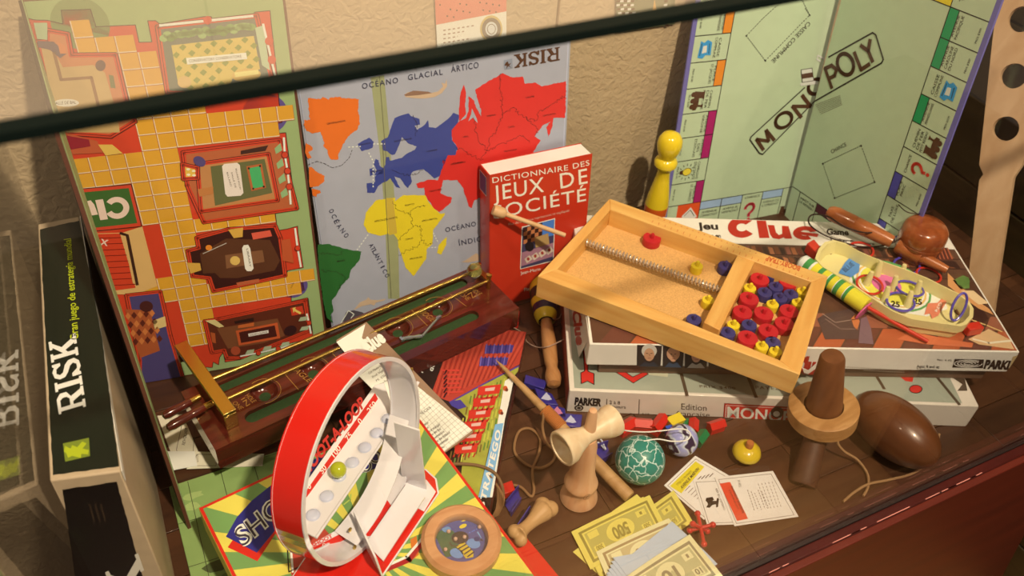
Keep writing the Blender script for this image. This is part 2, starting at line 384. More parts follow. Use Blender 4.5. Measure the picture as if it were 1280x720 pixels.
cs.arc((505, 355), 28, 30, M((96, 62, 60)), 10); cs.poly([(550, 405), (575, 410), (588, 480), (560, 475)], M((112, 110, 66)), 10)
cs.poly([(140, 122), (215, 122), (215, 215), (160, 210)], M((176, 186, 140)), 9)
cs.arc((320, 558), 68, 21, M((236, 216, 190)), 11); cs.text('SALLE DE BAL', (252, 568), (372, 562), (251, 552), INK, 12)
# conservatory
T1 = (3.2, 0, 0)
room(T1, [(632, 108), (1025, 62), (1090, 330), (920, 372), (780, 372), (670, 368)], (104, 110, 90))
cs.px(*T1); cs.poly([(685, 180), (1015, 142), (1040, 275), (935, 300), (905, 372), (772, 372), (760, 340), (712, 330)], M((220, 184, 84)), 9)
for i in range(11):
    for j in range(8):
        if (i + j) % 2 == 0: continue
        x = 700 + i * 31 + j * 5; yy = 192 - i * 3.7 + j * 27
        if x > 1030 or (yy > 300 and x > 905): continue
        cs.poly([(x - 15, yy), (x, yy - 14), (x + 15, yy - 3), (x + 1, yy + 13)], M((138, 144, 52)), 10)
for i in range(26):
    x = 655 + i * 14; cs.arc((x, 148 - (x - 655) * .12 + random.uniform(-10, 10)), 18, 15, M(random.choice([(126, 156, 84), (106, 140, 66), (150, 178, 104)])), 11, n=9)
cs.line([(640, 100), (1010, 62)], .0025, M((238, 226, 200)), 12); cs.line([(1052, 95), (1100, 300)], .0022, M((238, 226, 200)), 12)
for p in ((830, 79), (1076, 162), (1087, 237), (1098, 318)): cs.arc(p, 17, 17, cR, 13, n=14); 
cs.poly([(1020, 110), (1052, 100), (1080, 280), (1048, 260)], M((186, 196, 150)), 10)
cs.line([(755, 242), (978, 222)], .0068, M((244, 232, 212)), 13); cs.text('CONSERVATORY CONSERVATOIRE', (757, 247), (966, 228), (755, 236), INK, 14)
cs.arc((985, 298), 58, 26, M((222, 176, 84)), 12, rot=-.1); cs.line([(945, 296), (1028, 286)], .005, M((238, 214, 120)), 13); cs.arc((738, 326), 28, 24, M((224, 178, 104)), 12)
# billiard room
room(C4, [(128, 482), (650, 415), (745, 785), (240, 860), (150, 660)], (190, 96, 54))
room(C4, [(205, 545), (590, 490), (640, 740), (225, 800)], (198, 130, 74), [(275, 556), (570, 515), (612, 700), (300, 770)], (104, 100, 56), 9)
cs.px(*C4); cs.poly([(470, 555), (555, 540), (578, 672), (498, 690)], M((186, 96, 48)), 12); cs.poly([(484, 565), (545, 553), (565, 665), (508, 676)], M((70, 170, 96)), 13)
for p in ((484, 565), (545, 553), (565, 665), (508, 676)): cs.arc(p, 6, 6, BLACK, 14, n=8)
cs.poly([(338, 555), (350, 542), (420, 535), (435, 548), (455, 700), (440, 715), (368, 720), (356, 706)], M((240, 214, 192)), 12)
for i, t in enumerate(('BILLIARD ROOM', 'SALLE DE', 'BILLARD')): cs.text(t, (410 - i * 24, 568 + 20 * (i > 0)), (434 - i * 25, 680 - i * 8), (418 - i * 24, 566 + 20 * (i > 0)), INK, 13)
cs.arc((215, 528), 36, 26, M((84, 66, 112)), 12, rot=.5); cs.poly([(440, 470), (590, 440), (575, 470), (440, 490)], cD, 12)
cs.poly([(205, 680), (290, 665), (290, 705), (215, 720)], M((198, 120, 60)), 12)
room(A4, [(712, 120), (800, 140), (800, 200), (718, 205)], (232, 178, 70), None, None, 12)
for q in ((745, 148), (778, 158), (747, 180), (780, 184)): cs.arc(q, 12, 7, M((246, 226, 180)), 13, n=8)
def windows(T, pts, r=10):
    cs.px(*T)
    for a, b_ in zip(pts, pts[1:]): cs.line([a, b_], .0022, M((238, 228, 208)), 12)
    for p in pts[1:-1]: cs.arc(p, r, r, cR, 14, n=14); cs.ring(p, r, r, .0006, cD, 14.5, n=14)
windows(C4, [(675, 400), (680, 492), (695, 580), (705, 665), (712, 760)], 18)
for p in ((648, 458), (658, 540), (668, 622), (680, 700)): cs.poly([(p[0] - 24, p[1]), (p[0] + 8, p[1] - 30), (p[0] + 18, p[1] + 10), (p[0] - 16, p[1] + 30)], M((150, 176, 118)), 11)
# clue panel and stairs
cs.px(*A4); cs.poly([(96, 268), (404, 240), (466, 492), (150, 524)], cR, 7); cs.line([(96, 268), (404, 240), (466, 492), (150, 524)], .0009, cD, 7.5, closed=True)
cs.poly([(96, 290), (388, 262), (440, 472), (150, 503)], M((56, 96, 34)), 8)
PK = M((242, 200, 176))
def gC(T, c, ro, ri, m, lay, a0, a1, kx=1):
    cs.px(*T); n = 26; P = []
    for i in range(n + 1): t = math.radians(a0 + (a1 - a0) * i / n); P.append((c[0] + ro * kx * math.cos(t), c[1] + ro * math.sin(t)))
    for i in range(n, -1, -1): t = math.radians(a0 + (a1 - a0) * i / n); P.append((c[0] + ri * kx * math.cos(t), c[1] + ri * math.sin(t)))
    cs.poly(P, m, lay)
gC(A4, (318, 380), 66, 34, PK, 9, -148, 148, 1.12)
cs.px(*A4); cs.poly([(188, 334), (234, 328), (264, 448), (218, 454)], PK, 9)
cs.poly([(120, 345), (160, 335), (182, 360), (204, 420), (166, 426), (150, 370), (126, 380)], PK, 9)
cs.poly([(120, 536), (350, 530), (470, 492), (520, 690), (560, 850), (430, 900), (180, 900)], M((226, 172, 104)), 7)
cs.poly([(120, 540), (336, 534), (430, 860), (200, 890)], cR, 8)
for i in range(9): cs.line([(120, 566 + i * 36), (342 + i * 11, 558 + i * 35)], .0009, M((120, 24, 14)), 9)
cs.line([(340, 532), (380, 545), (440, 840)], .0032, cD, 10); cs.line([(362, 550), (420, 830)], .0022, M((226, 172, 104)), 11)
cs.text('X', (215, 600), (262, 608), (222, 566), PK, 10, bold=.03)
# library
T2 = (3.2, 0, 200)
room(T2, [(788, 310), (915, 275), (1100, 262), (1120, 310), (1140, 460), (1000, 492), (855, 522), (838, 470), (770, 462), (752, 362), (795, 350)], (58, 20, 18), [(800, 372), (905, 312), (1080, 318), (1120, 400), (1098, 440), (950, 470), (880, 470), (860, 450), (812, 452)], (92, 50, 30))
cs.px(*T2); cs.poly([(900, 378), (1050, 358), (1058, 405), (905, 432)], M((134, 84, 52)), 11); cs.arc((940, 400), 20, 18, M((226, 178, 90)), 12)
cs.poly([(968, 350), (975, 338), (992, 336), (1000, 350), (1014, 430), (1005, 442), (988, 442), (980, 432)], M((244, 226, 206)), 13); cs.text('LIBRARY', (985, 352), (998, 425), (992, 351), INK, 14)
cs.poly([(1005, 290), (1080, 278), (1088, 302), (1012, 316)], M((226, 90, 66)), 12); cs.poly([(1125, 318), (1160, 312), (1175, 410), (1130, 400)], M((196, 84, 44)), 12)
cs.poly([(945, 488), (1035, 472), (1038, 486), (950, 502)], M((190, 92, 54)), 12); cs.arc((835, 348), 13, 11, M((232, 130, 40)), 12); cs.line([(812, 372), (905, 330)], .0009, M((200, 180, 160)), 12)
cs.poly([(748, 408), (800, 410), (805, 438), (762, 452)], M((222, 164, 68)), 12); cs.poly([(912, 276), (972, 268), (970, 305), (935, 310)], M((222, 164, 68)), 12)
windows(T2, [(1180, 272), (1190, 350), (1203, 424)], 11)
cs.text('GAME', (1162, 510), (1172, 488), (1166, 510), INK, 9)
# study
room(B4, [(245, 440), (320, 430), (790, 330), (815, 490), (640, 560), (440, 640), (365, 640), (350, 598), (285, 610)], (96, 40, 24), [(310, 480), (640, 425), (680, 520), (560, 560), (370, 590)], (126, 72, 42))
cs.px(*B4); cs.poly([(413, 492), (640, 447), (655, 532), (430, 572)], M((206, 88, 44)), 11); cs.poly([(430, 500), (625, 462), (638, 522), (442, 558)], M((74, 26, 20)), 12)
cs.line([(488, 514), (585, 496)], .0046, M((242, 222, 200)), 13); cs.text('SALON LOUNGE', (490, 518), (585, 500), (488, 511), INK, 14)
cs.poly([(710, 368), (776, 356), (785, 398), (718, 410)], M((208, 60, 34)), 11); cs.poly([(722, 368), (740, 362), (736, 372), (770, 392), (764, 402), (732, 384), (728, 394)], M((240, 200, 96)), 12)
cs.arc((710, 490), 36, 26, M((52, 20, 22)), 12, rot=-.4); cs.arc((412, 600), 26, 24, M((176, 74, 44)), 12); cs.poly([(245, 436), (300, 430), (350, 468), (322, 474)], M((226, 196, 128)), 12)
cs.poly([(425, 462), (512, 446), (512, 466), (425, 478)], M((206, 100, 46)), 12); cs.poly([(405, 440), (510, 420), (512, 438), (410, 454)], M((44, 20, 18)), 11)
cs.poly([(275, 500), (300, 505), (305, 560), (285, 555)], M((184, 84, 40)), 11)
for p in ((488, 612), (582, 592), (680, 570), (778, 432), (785, 484)): cs.poly([(p[0] - 24, p[1] + 8), (p[0] - 12, p[1] - 14), (p[0] + 26, p[1] - 20), (p[0] + 22, p[1] + 2)], M((176, 180, 140)), 12)
windows(B4, [(440, 630), (536, 612), (644, 588), (760, 560)], 13); windows(B4, [(800, 400), (812, 448), (822, 505)], 13)
# lower left room
room(T2, [(508, 540), (640, 525), (680, 700), (740, 900), (560, 950), (560, 800)], (78, 64, 108), [(500, 595), (600, 598), (640, 760), (560, 790)], (176, 84, 44))
cs.px(*T2)
for i in range(5):
    for j in range(4):
        x = 512 + i * 24 + j * 10; yy = 622 + j * 34 - i * 3; cs.poly([(x - 11, yy), (x, yy - 15), (x + 12, yy), (x + 1, yy + 15)], M((96, 32, 22) if (i + j) % 2 else (214, 120, 60)), 11)
cs.arc((585, 583), 27, 22, M((74, 26, 26)), 11); cs.poly([(612, 640), (660, 622), (666, 662), (620, 676)], M((232, 190, 120)), 11)
cs.px(*A4); cs.poly([(205, 0), (290, 0), (352, 52), (250, 66)], M((232, 180, 80)), 11); cs.poly([(-20, -80), (200, -20), (235, 50), (40, 60)], M((196, 86, 48)), 9); cs.poly([(-20, -60), (150, -30), (160, 10), (40, 30)], M((150, 24, 40)), 11)
cs.build('printed_plan', cl)

# ------------------------------------------------------------------ world map board
MU = V3((1, 0, 0)); MV = V3((0, .1273, .9919)); MO = V3((.2, .806, 0))
ms = Sheet(MO, MU, MV)
uL = ms.from_px(374, 115)[0]; uR, vT = ms.from_px(712, 38)
mp = thing('game_board', MO + V3((.15, 0, 0)), 'grey-blue world map game board with taped fold, upright behind the red book', 'game board')
slab([ms.at((uL, 0)), ms.at((uR, 0)), ms.at((uR, vT)), ms.at((uL, vT))], -ms.N * .003, M((196, 190, 196), .5), 'board_panel', mp)
slab([ms.at((uL - .002, 0), -10), ms.at((uR + .003, 0), -10), ms.at((uR + .003, vT + .003), -10), ms.at((uL - .002, vT + .003), -10)], -ms.N * .0022, M((176, 170, 170), .5), 'board_backing', mp)
sea = M((178, 172, 174), .45, coat=.15); OR = M((240, 112, 30)); BL = M((62, 72, 138)); RD = M((228, 48, 40)); YE = M((240, 206, 40)); GR = M((44, 104, 44))
ms.local(); ms.poly([(uL + .001, 0), (uR - .002, 0), (uR - .002, vT - .002), (uL + .001, vT - .002)], sea, 1)
E4 = (4.2222, 370, 100); F4 = (4, 370, 260); G4 = (3.2, 360, 0); H4 = (3.2, 360, 200)
def land(T, pts, m, amp=.05, lay=3): ms.px(*T); ms.poly(jag(pts, amp * T[0] * 17), m, lay + (.3 if T[2] == 200 else 0))
land(E4, [(62, 95), (130, 100), (140, 88), (170, 102), (185, 92), (232, 88), (240, 95), (332, 100), (330, 130), (325, 160), (335, 195), (335, 235), (322, 262), (285, 285), (262, 318), (245, 345), (240, 362), (225, 385), (222, 420), (205, 422), (180, 415), (170, 395), (162, 365), (145, 350), (148, 330), (130, 275), (80, 280), (52, 262), (42, 240), (42, 212), (72, 210)], OR, .04)
land(E4, [(50, 330), (85, 352), (88, 368), (65, 380), (82, 410), (62, 415), (48, 380)], OR, .02); land(E4, [(66, 458), (85, 460), (102, 480), (150, 505), (148, 535), (118, 560), (80, 565), (70, 560)], OR, .03); land(E4, [(82, 572), (128, 582), (130, 596), (110, 602), (108, 618), (88, 608)], OR, .02)
land(G4, [(278, 575), (300, 562), (325, 550), (342, 565), (338, 590), (318, 598), (295, 604), (285, 590)], BL, .02)
land(G4, [(372, 563), (400, 547), (412, 510), (426, 472), (456, 460), (483, 453), (491, 464), (525, 475), (528, 498), (506, 502), (517, 519), (547, 498), (560, 480), (563, 508), (590, 512), (640, 475), (662, 450), (684, 460), (680, 490), (655, 520), (655, 560), (678, 590), (668, 625), (630, 645), (618, 700), (585, 714), (560, 690), (540, 676), (520, 680), (500, 685), (490, 700), (496, 725), (480, 752), (465, 738), (448, 712), (425, 705), (440, 738), (450, 752), (432, 748), (408, 712), (398, 722), (380, 730), (362, 742), (345, 771), (316, 771), (314, 733), (348, 728), (347, 707), (370, 684), (388, 660), (392, 627), (404, 627), (408, 642), (455, 631), (475, 614), (505, 600), (515, 585), (480, 573), (456, 547), (445, 578), (428, 616), (415, 619), (396, 604), (378, 600)], BL, .02)
land(G4, [(350, 635), (362, 640), (365, 660), (380, 672), (378, 695), (345, 700), (355, 680), (342, 655)], BL, .02); land(G4, [(325, 675), (342, 670), (348, 690), (328, 705)], BL, .015)
land(G4, [(683, 440), (690, 370), (704, 338), (712, 372), (708, 420), (712, 455), (690, 480), (684, 484)], RD, .02)
land(G4, [(684, 485), (712, 470), (722, 440), (722, 385), (742, 400), (752, 430), (772, 465), (772, 440), (762, 410), (748, 360), (775, 340), (858, 292), (900, 310), (938, 305), (948, 335), (990, 330), (1012, 345), (1112, 325), (1110, 440), (1108, 470), (1060, 472), (1058, 500), (1042, 548), (1032, 510), (1050, 485), (1020, 500), (985, 545), (1010, 560), (985, 600), (975, 640), (968, 720), (620, 720), (618, 640), (668, 625), (678, 590), (656, 560), (654, 520)], RD, .03)
ms.px(*G4); ms.poly([(735, 432), (755, 475), (758, 492), (738, 470), (720, 485), (732, 455)], sea, 4)
land(H4, [(512, 95), (560, 78), (600, 80), (622, 20), (640, -20), (900, -20), (768, 0), (768, 150), (745, 160), (735, 192), (722, 185), (708, 140), (700, 110), (660, 60), (620, 80), (608, 130), (625, 140), (655, 150), (652, 170), (605, 208), (585, 195), (548, 140), (545, 110), (520, 112)], RD, .03)
land(H4, [(352, 160), (430, 150), (428, 165), (460, 140), (548, 140), (560, 165), (585, 195), (610, 215), (628, 212), (622, 225), (580, 280), (578, 335), (555, 355), (552, 395), (502, 464), (470, 430), (452, 375), (440, 345), (440, 320), (418, 290), (370, 303), (320, 290), (302, 258), (312, 208)], YE, .02)
land(H4, [(635, 307), (632, 340), (612, 378), (596, 372), (602, 340), (622, 318)], YE, .015)
land(H4, [(118, 338), (160, 335), (230, 355), (262, 362), (293, 365), (285, 400), (250, 440), (245, 470), (215, 500), (190, 545), (175, 560), (182, 600), (170, 620), (180, 650), (155, 630), (140, 560), (122, 420)], GR, .03)
bd = M((40, 26, 22))
for T, L in ((G4, [(500, 460), (515, 500), (510, 545)]), (G4, [(852, 295), (848, 340), (858, 450), (835, 520), (810, 545), (795, 600), (770, 640), (700, 600), (672, 590)]), (G4, [(1108, 380), (1060, 415), (1000, 450), (995, 480), (940, 470), (900, 430), (858, 455)]), (G4, [(740, 470), (760, 560), (795, 600), (890, 560), (940, 540), (965, 570)]), (G4, [(950, 470), (1000, 520), (985, 545)]), (H4, [(418, 165), (440, 200), (490, 218), (500, 195), (550, 180)]), (H4, [(490, 218), (500, 265), (440, 320)]), (H4, [(500, 265), (530, 262), (535, 320), (560, 340), (578, 330)]), (H4, [(442, 380), (520, 340), (535, 320)]), (H4, [(122, 370), (200, 380), (225, 360)]), (H4, [(130, 440), (200, 450), (230, 470), (200, 520)]), (H4, [(415, 40), (450, 55), (500, 60), (540, 40)])):
    ms.px(*T); ms.line(jag(L, 6, closed=False), .0007, bd, 5, dash=.0022)
wd = M((236, 226, 200))
for T, L in ((G4, [(240, 588), (290, 585)]), (G4, [(340, 575), (388, 575)]), (G4, [(322, 610), (345, 655)]), (H4, [(275, 360), (325, 290)]), (H4, [(340, 20), (340, 110)]), (H4, [(580, 290), (600, 330)]), (H4, [(560, 350), (600, 348)])): ms.px(*T); ms.line(L, .0014, wd, 5, dash=.0045)
ms.px(*E4); ms.line([(65, 445), (110, 428), (150, 440), (190, 462), (240, 450), (280, 410), (298, 362)], .0007, INK, 5, dash=.004)
tp = M((166, 162, 112), .5, var=.1); ms.px(*G4); ms.poly([(330, 310), (384, 300), (412, 610), (368, 620)], tp, 2)
ms.px(*H4); ms.poly([(368, -20), (410, -30), (440, 300), (446, 555), (400, 555), (388, 240)], tp, 2); tp2 = M((214, 176, 62)); ms.poly([(390, 152), (420, 150), (436, 292), (404, 300)], tp2, 4.5)
ms.line([(378, -70), (412, 552)], .0007, M((110, 100, 74)), 5.5); ms.px(*G4); ms.line([(362, 260), (392, 640)], .0005, M((110, 100, 74)), 5.5)
BW = M((66, 64, 80)); ms.px(*G4); ms.text('OCÉANO', (296, 355), (440, 330), (294, 333), BW, 6, .008, 1.25); ms.text('GLACIAL', (480, 320), (618, 297), (478, 298), BW, 6, .008, 1.25); ms.text('ÁRTICO', (652, 289), (762, 270), (650, 265), BW, 6, .008, 1.2)
def walk(sh, t, pts, h, m, lay=6, bold=.01):
    """letters one by one along a line, each turned with it"""
    n = len(t); 
    for i, ch in enumerate(t):
        if ch == ' ': continue
        f = i / max(1, n - 1) * (len(pts) - 1); k = min(int(f), len(pts) - 2); fr = f - k
        x = pts[k][0] + (pts[k + 1][0] - pts[k][0]) * fr; yv = pts[k][1] + (pts[k + 1][1] - pts[k][1]) * fr
        dx = pts[k + 1][0] - pts[k][0]; dy = pts[k + 1][1] - pts[k][1]; L = math.hypot(dx, dy); dx /= L; dy /= L
        wd_ = h * (.3 if ch in 'IÍ' else .75); sh.text(ch, (x - dx * wd_ / 2, yv - dy * wd_ / 2), (x + dx * wd_ / 2, yv + dy * wd_ / 2), (x - dx * wd_ / 2 + dy * h, yv - dy * wd_ / 2 - dx * h), m, lay, bold)
ms.px(*H4); walk(ms, 'OCÉANO', [(165, 207), (190, 260), (225, 306)], 19, BW); walk(ms, 'ATLÁNTICO', [(325, 345), (352, 395), (388, 465)], 18, BW)
ms.text('OCÉANO', (630, 288), (752, 262), (627, 270), BW, 6, .008, 1.2); ms.text('ÍNDICO', (684, 342), (800, 318), (681, 322), BW, 6, .008, 1.2)
for T, t, p, L, h in ((G4, 'GROENLANDIA', (155, 498), 74, 7), (G4, 'ISLANDIA', (290, 580), 40, 5), (G4, 'ESCANDINAVIA', (425, 568), 70, 6), (G4, 'UCRANIA', (555, 608), 42, 6), (G4, 'YAKUTSK', (950, 393), 35, 6), (G4, 'SIBERIA', (795, 467), 35, 6), (G4, 'CHITA', (880, 512), 26, 6), (G4, 'KAMCHATKA', (1020, 465), 50, 6), (G4, 'URAL', (700, 550), 22, 6), (G4, 'MONGOLIA', (865, 608), 50, 6), (G4, 'AFGANISTAN', (650, 660), 58, 6), (H4, 'AFRICA DEL NORTE', (345, 248), 92, 7), (H4, 'EGIPTO', (468, 184), 36, 6), (H4, 'AFRICA ORIENTAL', (535, 246), 62, 6), (H4, 'CONGO', (468, 320), 32, 6), (H4, 'AFRICA DEL SUR', (486, 398), 50, 6), (H4, 'BRASIL', (195, 408), 34, 6), (H4, 'ORIENTE MEDIO', (565, 128), 52, 6), (G4, 'GRAN BRETAÑA', (330, 690), 44, 5), (H4, 'CHINA', (660, 16), 40, 6)):
    ms.px(*T); ms.text(t, p, (p[0] + L, p[1] - L * .18), (p[0] - 1, p[1] - h), bd, 6)
# whales
wc = M((214, 176, 138)); wc2 = M((150, 110, 84)); ms.px(*G4); ms.poly([(464, 378), (480, 368), (520, 362), (570, 372), (600, 365), (620, 345), (612, 330), (628, 335), (634, 316), (636, 345), (615, 372), (585, 388), (540, 394), (500, 392), (470, 388)], wc, 3); ms.poly([(464, 378), (500, 362), (560, 366), (575, 372), (520, 380), (470, 384)], wc2, 4)
ms.px(*F4); ms.poly([(288, 510), (320, 470), (350, 458), (362, 445), (372, 458), (410, 460), (450, 452), (440, 462), (400, 472), (390, 488), (375, 480), (330, 490)], wc, 3); ms.poly([(825, 270), (845, 262), (900, 225), (915, 235), (912, 262), (860, 272)], wc, 3); ms.poly([(230, 570), (250, 520), (285, 510), (330, 520), (345, 530), (290, 560)], M((84, 74, 78)), 3); ms.line([(222, 578), (262, 512), (290, 530), (275, 550)], .0012, wd, 4)
# RISK masthead, upside down, slab letters
SLAB = {'R': [[(0, 0), (.3, 0), (.3, .1), (.22, .1), (.22, .42), (.34, .42), (.52, .08), (.45, .1), (.45, 0), (.8, 0), (.8, .1), (.72, .12), (.54, .48), (.74, .62), (.74, .86), (.56, 1), (0, 1), (0, .9), (.08, .9), (.08, .1), (0, .1)], [(.22, .54), (.22, .88), (.48, .88), (.56, .78), (.56, .64), (.48, .54)]],
        'I': [[(0, 0), (.34, 0), (.34, .1), (.26, .1), (.26, .9), (.34, .9), (.34, 1), (0, 1), (0, .9), (.08, .9), (.08, .1), (0, .1)], None],
        'S': [[(0, 0), (.1, 0), (.14, .06), (.3, -.02), (.52, .02), (.66, .18), (.64, .4), (.5, .54), (.24, .64), (.18, .76), (.26, .88), (.42, .86), (.52, .7), (.62, .7), (.62, 1), (.54, 1), (.5, .94), (.34, 1.02), (.12, .96), (.02, .78), (.06, .58), (.2, .46), (.42, .36), (.5, .24), (.42, .12), (.26, .12), (.12, .32), (0, .32)], None],
        'K': [[(0, 0), (.3, 0), (.3, .1), (.23, .1), (.23, .36), (.32, .44), (.5, .1), (.44, .1), (.44, 0), (.82, 0), (.82, .1), (.72, .1), (.46, .56), (.68, .88), (.78, .9), (.78, 1), (.46, 1), (.46, .9), (.52, .88), (.23, .54), (.23, .9), (.3, .9), (.3, 1), (0, 1), (0, .9), (.08, .9), (.08, .1), (0, .1)], None]}
def slabword(sh, word, p0, p1, ph, m, hole, lay=6):
    adv = {'R': .84, 'I': .40, 'S': .72, 'K': .84}; tot = sum(adv[c] for c in word) - .04; x = 0
    for c in word:
        for k, part in enumerate(SLAB[c]):
            if part: sh.poly([(p0[0] + (p1[0] - p0[0]) * (x + u) / tot + (ph[0] - p0[0]) * v, p0[1] + (p1[1] - p0[1]) * (x + u) / tot + (ph[1] - p0[1]) * v) for u, v in part], hole if k else m, lay + k * .5)
        x += adv[c]
ms.px(*G4); slabword(ms, 'RISK', (1086, 186), (904, 218), (1086, 240), BROWNINK, sea)
ms.poly([(862, 240), (896, 234), (898, 272), (864, 278)], M((150, 150, 156)), 5); ms.poly([(870, 250), (878, 244), (882, 256), (892, 250), (884, 262), (894, 270), (880, 264), (872, 276), (874, 262), (864, 262)], BROWNINK, 6)
ms.build('printed_map', mp)

# leaflet and woven card on the wall above
lf = thing('leaflet', PY(592, 66, WY - .004), 'pink and cream printed leaflet with a round gold seal on the wall above the map', 'leaflet')
ls = Sheet((.4, WY - .004, .4), (1, 0, 0), (0, 0, 1)); 
P = [ls.w(p) for p in [(545, 5), (541, -60), (640, -60), (633, 0), (633, 72), (547, 88)]]
P = [ls.w(p) for p in [(541, -60), (633, -75), (633, 72), (548, 88)]]
slab(P, -ls.N * .0008, M((246, 232, 214), .6), 'paper', lf, .0)
ls.poly([(541, -60), (633, -75), (633, 14), (545, 31)], M((232, 122, 96)), 1)
for i in range(16): ls.arc((550 + (i * 37) % 78, 6 + (i * 13) % 18 - ((i * 37) % 78) * .1), 1.1, 1.1, M((70, 50, 40)), 2, n=8)
ls.arc((614, 36), 14, 17, M((214, 180, 104)), 2); ls.arc((614, 36), 12, 14, M((120, 104, 84)), 3); ls.arc((614, 36), 7.5, 9, M((228, 220, 206)), 4); ls.ring((614, 36), 5, 6, .0008, M((120, 104, 84)), 5)
for i, L in enumerate((40, 26, 18, 34, 36, 24)): ls.line([(554, 38 + i * 5.2), (554 + L, 38 + i * 5.2 - L * .16)], .0016, M((170, 140, 118)), 2, dash=.006)
ls.build('printed_front', lf)
wv = thing('woven_card', PY(805, 34, WY - .004), 'green card with brown and white woven zigzag strips at the top edge of the wall', 'card')
slab([ls.w(p) for p in [(772, -70), (846, -80), (843, 30), (770, 40)]], -ls.N * .0008, M((122, 118, 78), .6), 'card', wv, 0)
ls.mb = MB()
ls.poly([(776, -60), (840, -70), (838, 24), (772, 34)], M((128, 124, 84)), 1)
for k in range(7):
    for j in range(18):
        xx = 772 + k * 4.4 + 1.6 * math.sin(j * .9); 
        if k < 5 or k > 5: ls.poly([(xx + (33 if k > 4 else 0), 33 - j * 5), (xx + 4.2 + (33 if k > 4 else 0), 32.4 - j * 5), (xx + 4.2 + (33 if k > 4 else 0), 29.6 - j * 5), (xx + (33 if k > 4 else 0), 30.4 - j * 5)], M((240, 226, 204) if (j + k) % 2 else (96, 60, 36)), 2)
ls.poly([(814, 24), (818, -2), (822, 22)], M((226, 168, 84)), 3); ls.build('woven_strips', wv)
# ------------------------------------------------------------------ property trading board, folded like a corner
S_ = .49; km = .94
LO = K((.757, .870, -.066), km); LU = V3((.994, -.106, -.023)); LV = V3((.037, .137, .990))
RO = K((.987, 1.082, -.091), km); RU = V3((.013, -.993, .113)); RV = V3((.034, .114, .993))
bs = S_ * km
tb = thing('game_board', LO + V3((.2, 0, -LO.z)), 'pale green property trading game board standing open like a corner', 'game board')
BG = (198, 204, 158); bgm = M(BG, .42, coat=.12); EB = M((116, 104, 160), .5); bl = M((40, 30, 24))
def half(O, U, V, u0, u1, right):
    sh = Sheet(O, U, V); P = lambda u, v: sh.O + sh.U * (u * bs) + sh.V * (v * bs)
    b = MB()
    if right: pts = [(.5, .0), (.62, .0), (.86, .10), (.95, .20), (1.0, .245), (1.0, 1.0), (.5, 1.0)]
    else: pts = [(0, 0), (.5, 0), (.5, 1), (0, 1)]
    b.prism([P(*q) for q in pts], -sh.N * .003, EB); b.build('board_panel', tb, bevel=.0004)
    sh.local(bs); sh.clip = (u0 * bs, u1 * bs, 0, bs)
    if right: sh.poly([(.5, .0), (.62, .0), (.858, .102), (.945, .202), (.985, .245), (.985, .985), (.5, .985)], bgm, 1)
    else: sh.poly([(.014, .01), (.5, .01), (.5, .985), (.014, .985)], bgm, 1)
    return sh
c_ = .135; q_ = .0811
L_ = half(LO, LU, LV, 0, .5, False); R_ = half(RO, RU, RV, .5, 1, True)
def ln(sh, a, b_, w=.0012, lay=3): sh.local(bs); sh.line([a, b_], w, bl, lay)
MAG = M((176, 30, 96)); ORG = M((238, 136, 34)); GRE = M((24, 150, 84)); LBL = M((168, 184, 208)); DBL = M((78, 72, 150)); PUR = M((92, 34, 48)); YEL = M((244, 208, 40)); RDO = M((236, 84, 34)); BLU = M((60, 150, 196)); 
# left column, bottom to top
ln(L_, (c_, c_), (c_, .865)); ln(L_, (c_, c_), (.5, c_)); ln(L_, (c_, .865), (.5, .865)); ln(R_, (.5, c_), (.865, c_)); ln(R_, (.865, c_), (.865, .865)); ln(R_, (.5, .865), (.865, .865))
for k in range(10):
    ln(L_, (.014, c_ + q_ * k), (c_, c_ + q_ * k)); ln(R_, (.865, c_ + q_ * k), (.985, c_ + q_ * k))
    u = c_ + q_ * k
    if u < .5: ln(L_, (u, .014), (u, c_)); ln(L_, (u, .865), (u, .985))
    else: ln(R_, (u, .014), (u, c_)); ln(R_, (u, .865), (u, .985))
def cell_text(sh, side, k, lines, price=None):
    """words in square k of a column; they read towards the outer edge"""
    sh.local(bs); v0 = c_ + q_ * k
    for i, t in enumerate(lines):
        L = min(.062, .0095 * len(t))
        if side == 'L': x = .098 - .013 * i; ym = v0 + q_ / 2; sh.text(t, (x, ym + L / 2), (x, ym - L / 2), (x + .0085, ym + L / 2), INK, 4)
        else: x = .902 + .013 * i; ym = v0 + q_ / 2; sh.text(t, (x, ym - L / 2), (x, ym + L / 2), (x - .0085, ym - L / 2), INK, 4)
    if price:
        if side == 'L': sh.text(price, (.024, v0 + .062), (.024, v0 + .022), (.030, v0 + .062), INK, 4)
        else: sh.text(price, (.974, v0 + .02), (.974, v0 + .06), (.968, v0 + .02), INK, 4)
def bar(sh, side, k, m):
    sh.local(bs); v0 = c_ + q_ * k; a, b_ = (.105, c_) if side == 'L' else (.865, .895)
    sh.poly([(a, v0), (b_, v0), (b_, v0 + q_), (a, v0 + q_)], m, 2); sh.line([(a, v0), (b_, v0), (b_, v0 + q_), (a, v0 + q_)], .0010, bl, 3, closed=True)
for k, m in ((0, MAG), (2, MAG), (3, MAG), (5, ORG), (7, ORG), (8, ORG)): bar(L_, 'L', k, m)
for k, m in ((8, GRE), (7, GRE), (5, GRE), (2, DBL), (0, DBL)): bar(R_, 'R', k, m)
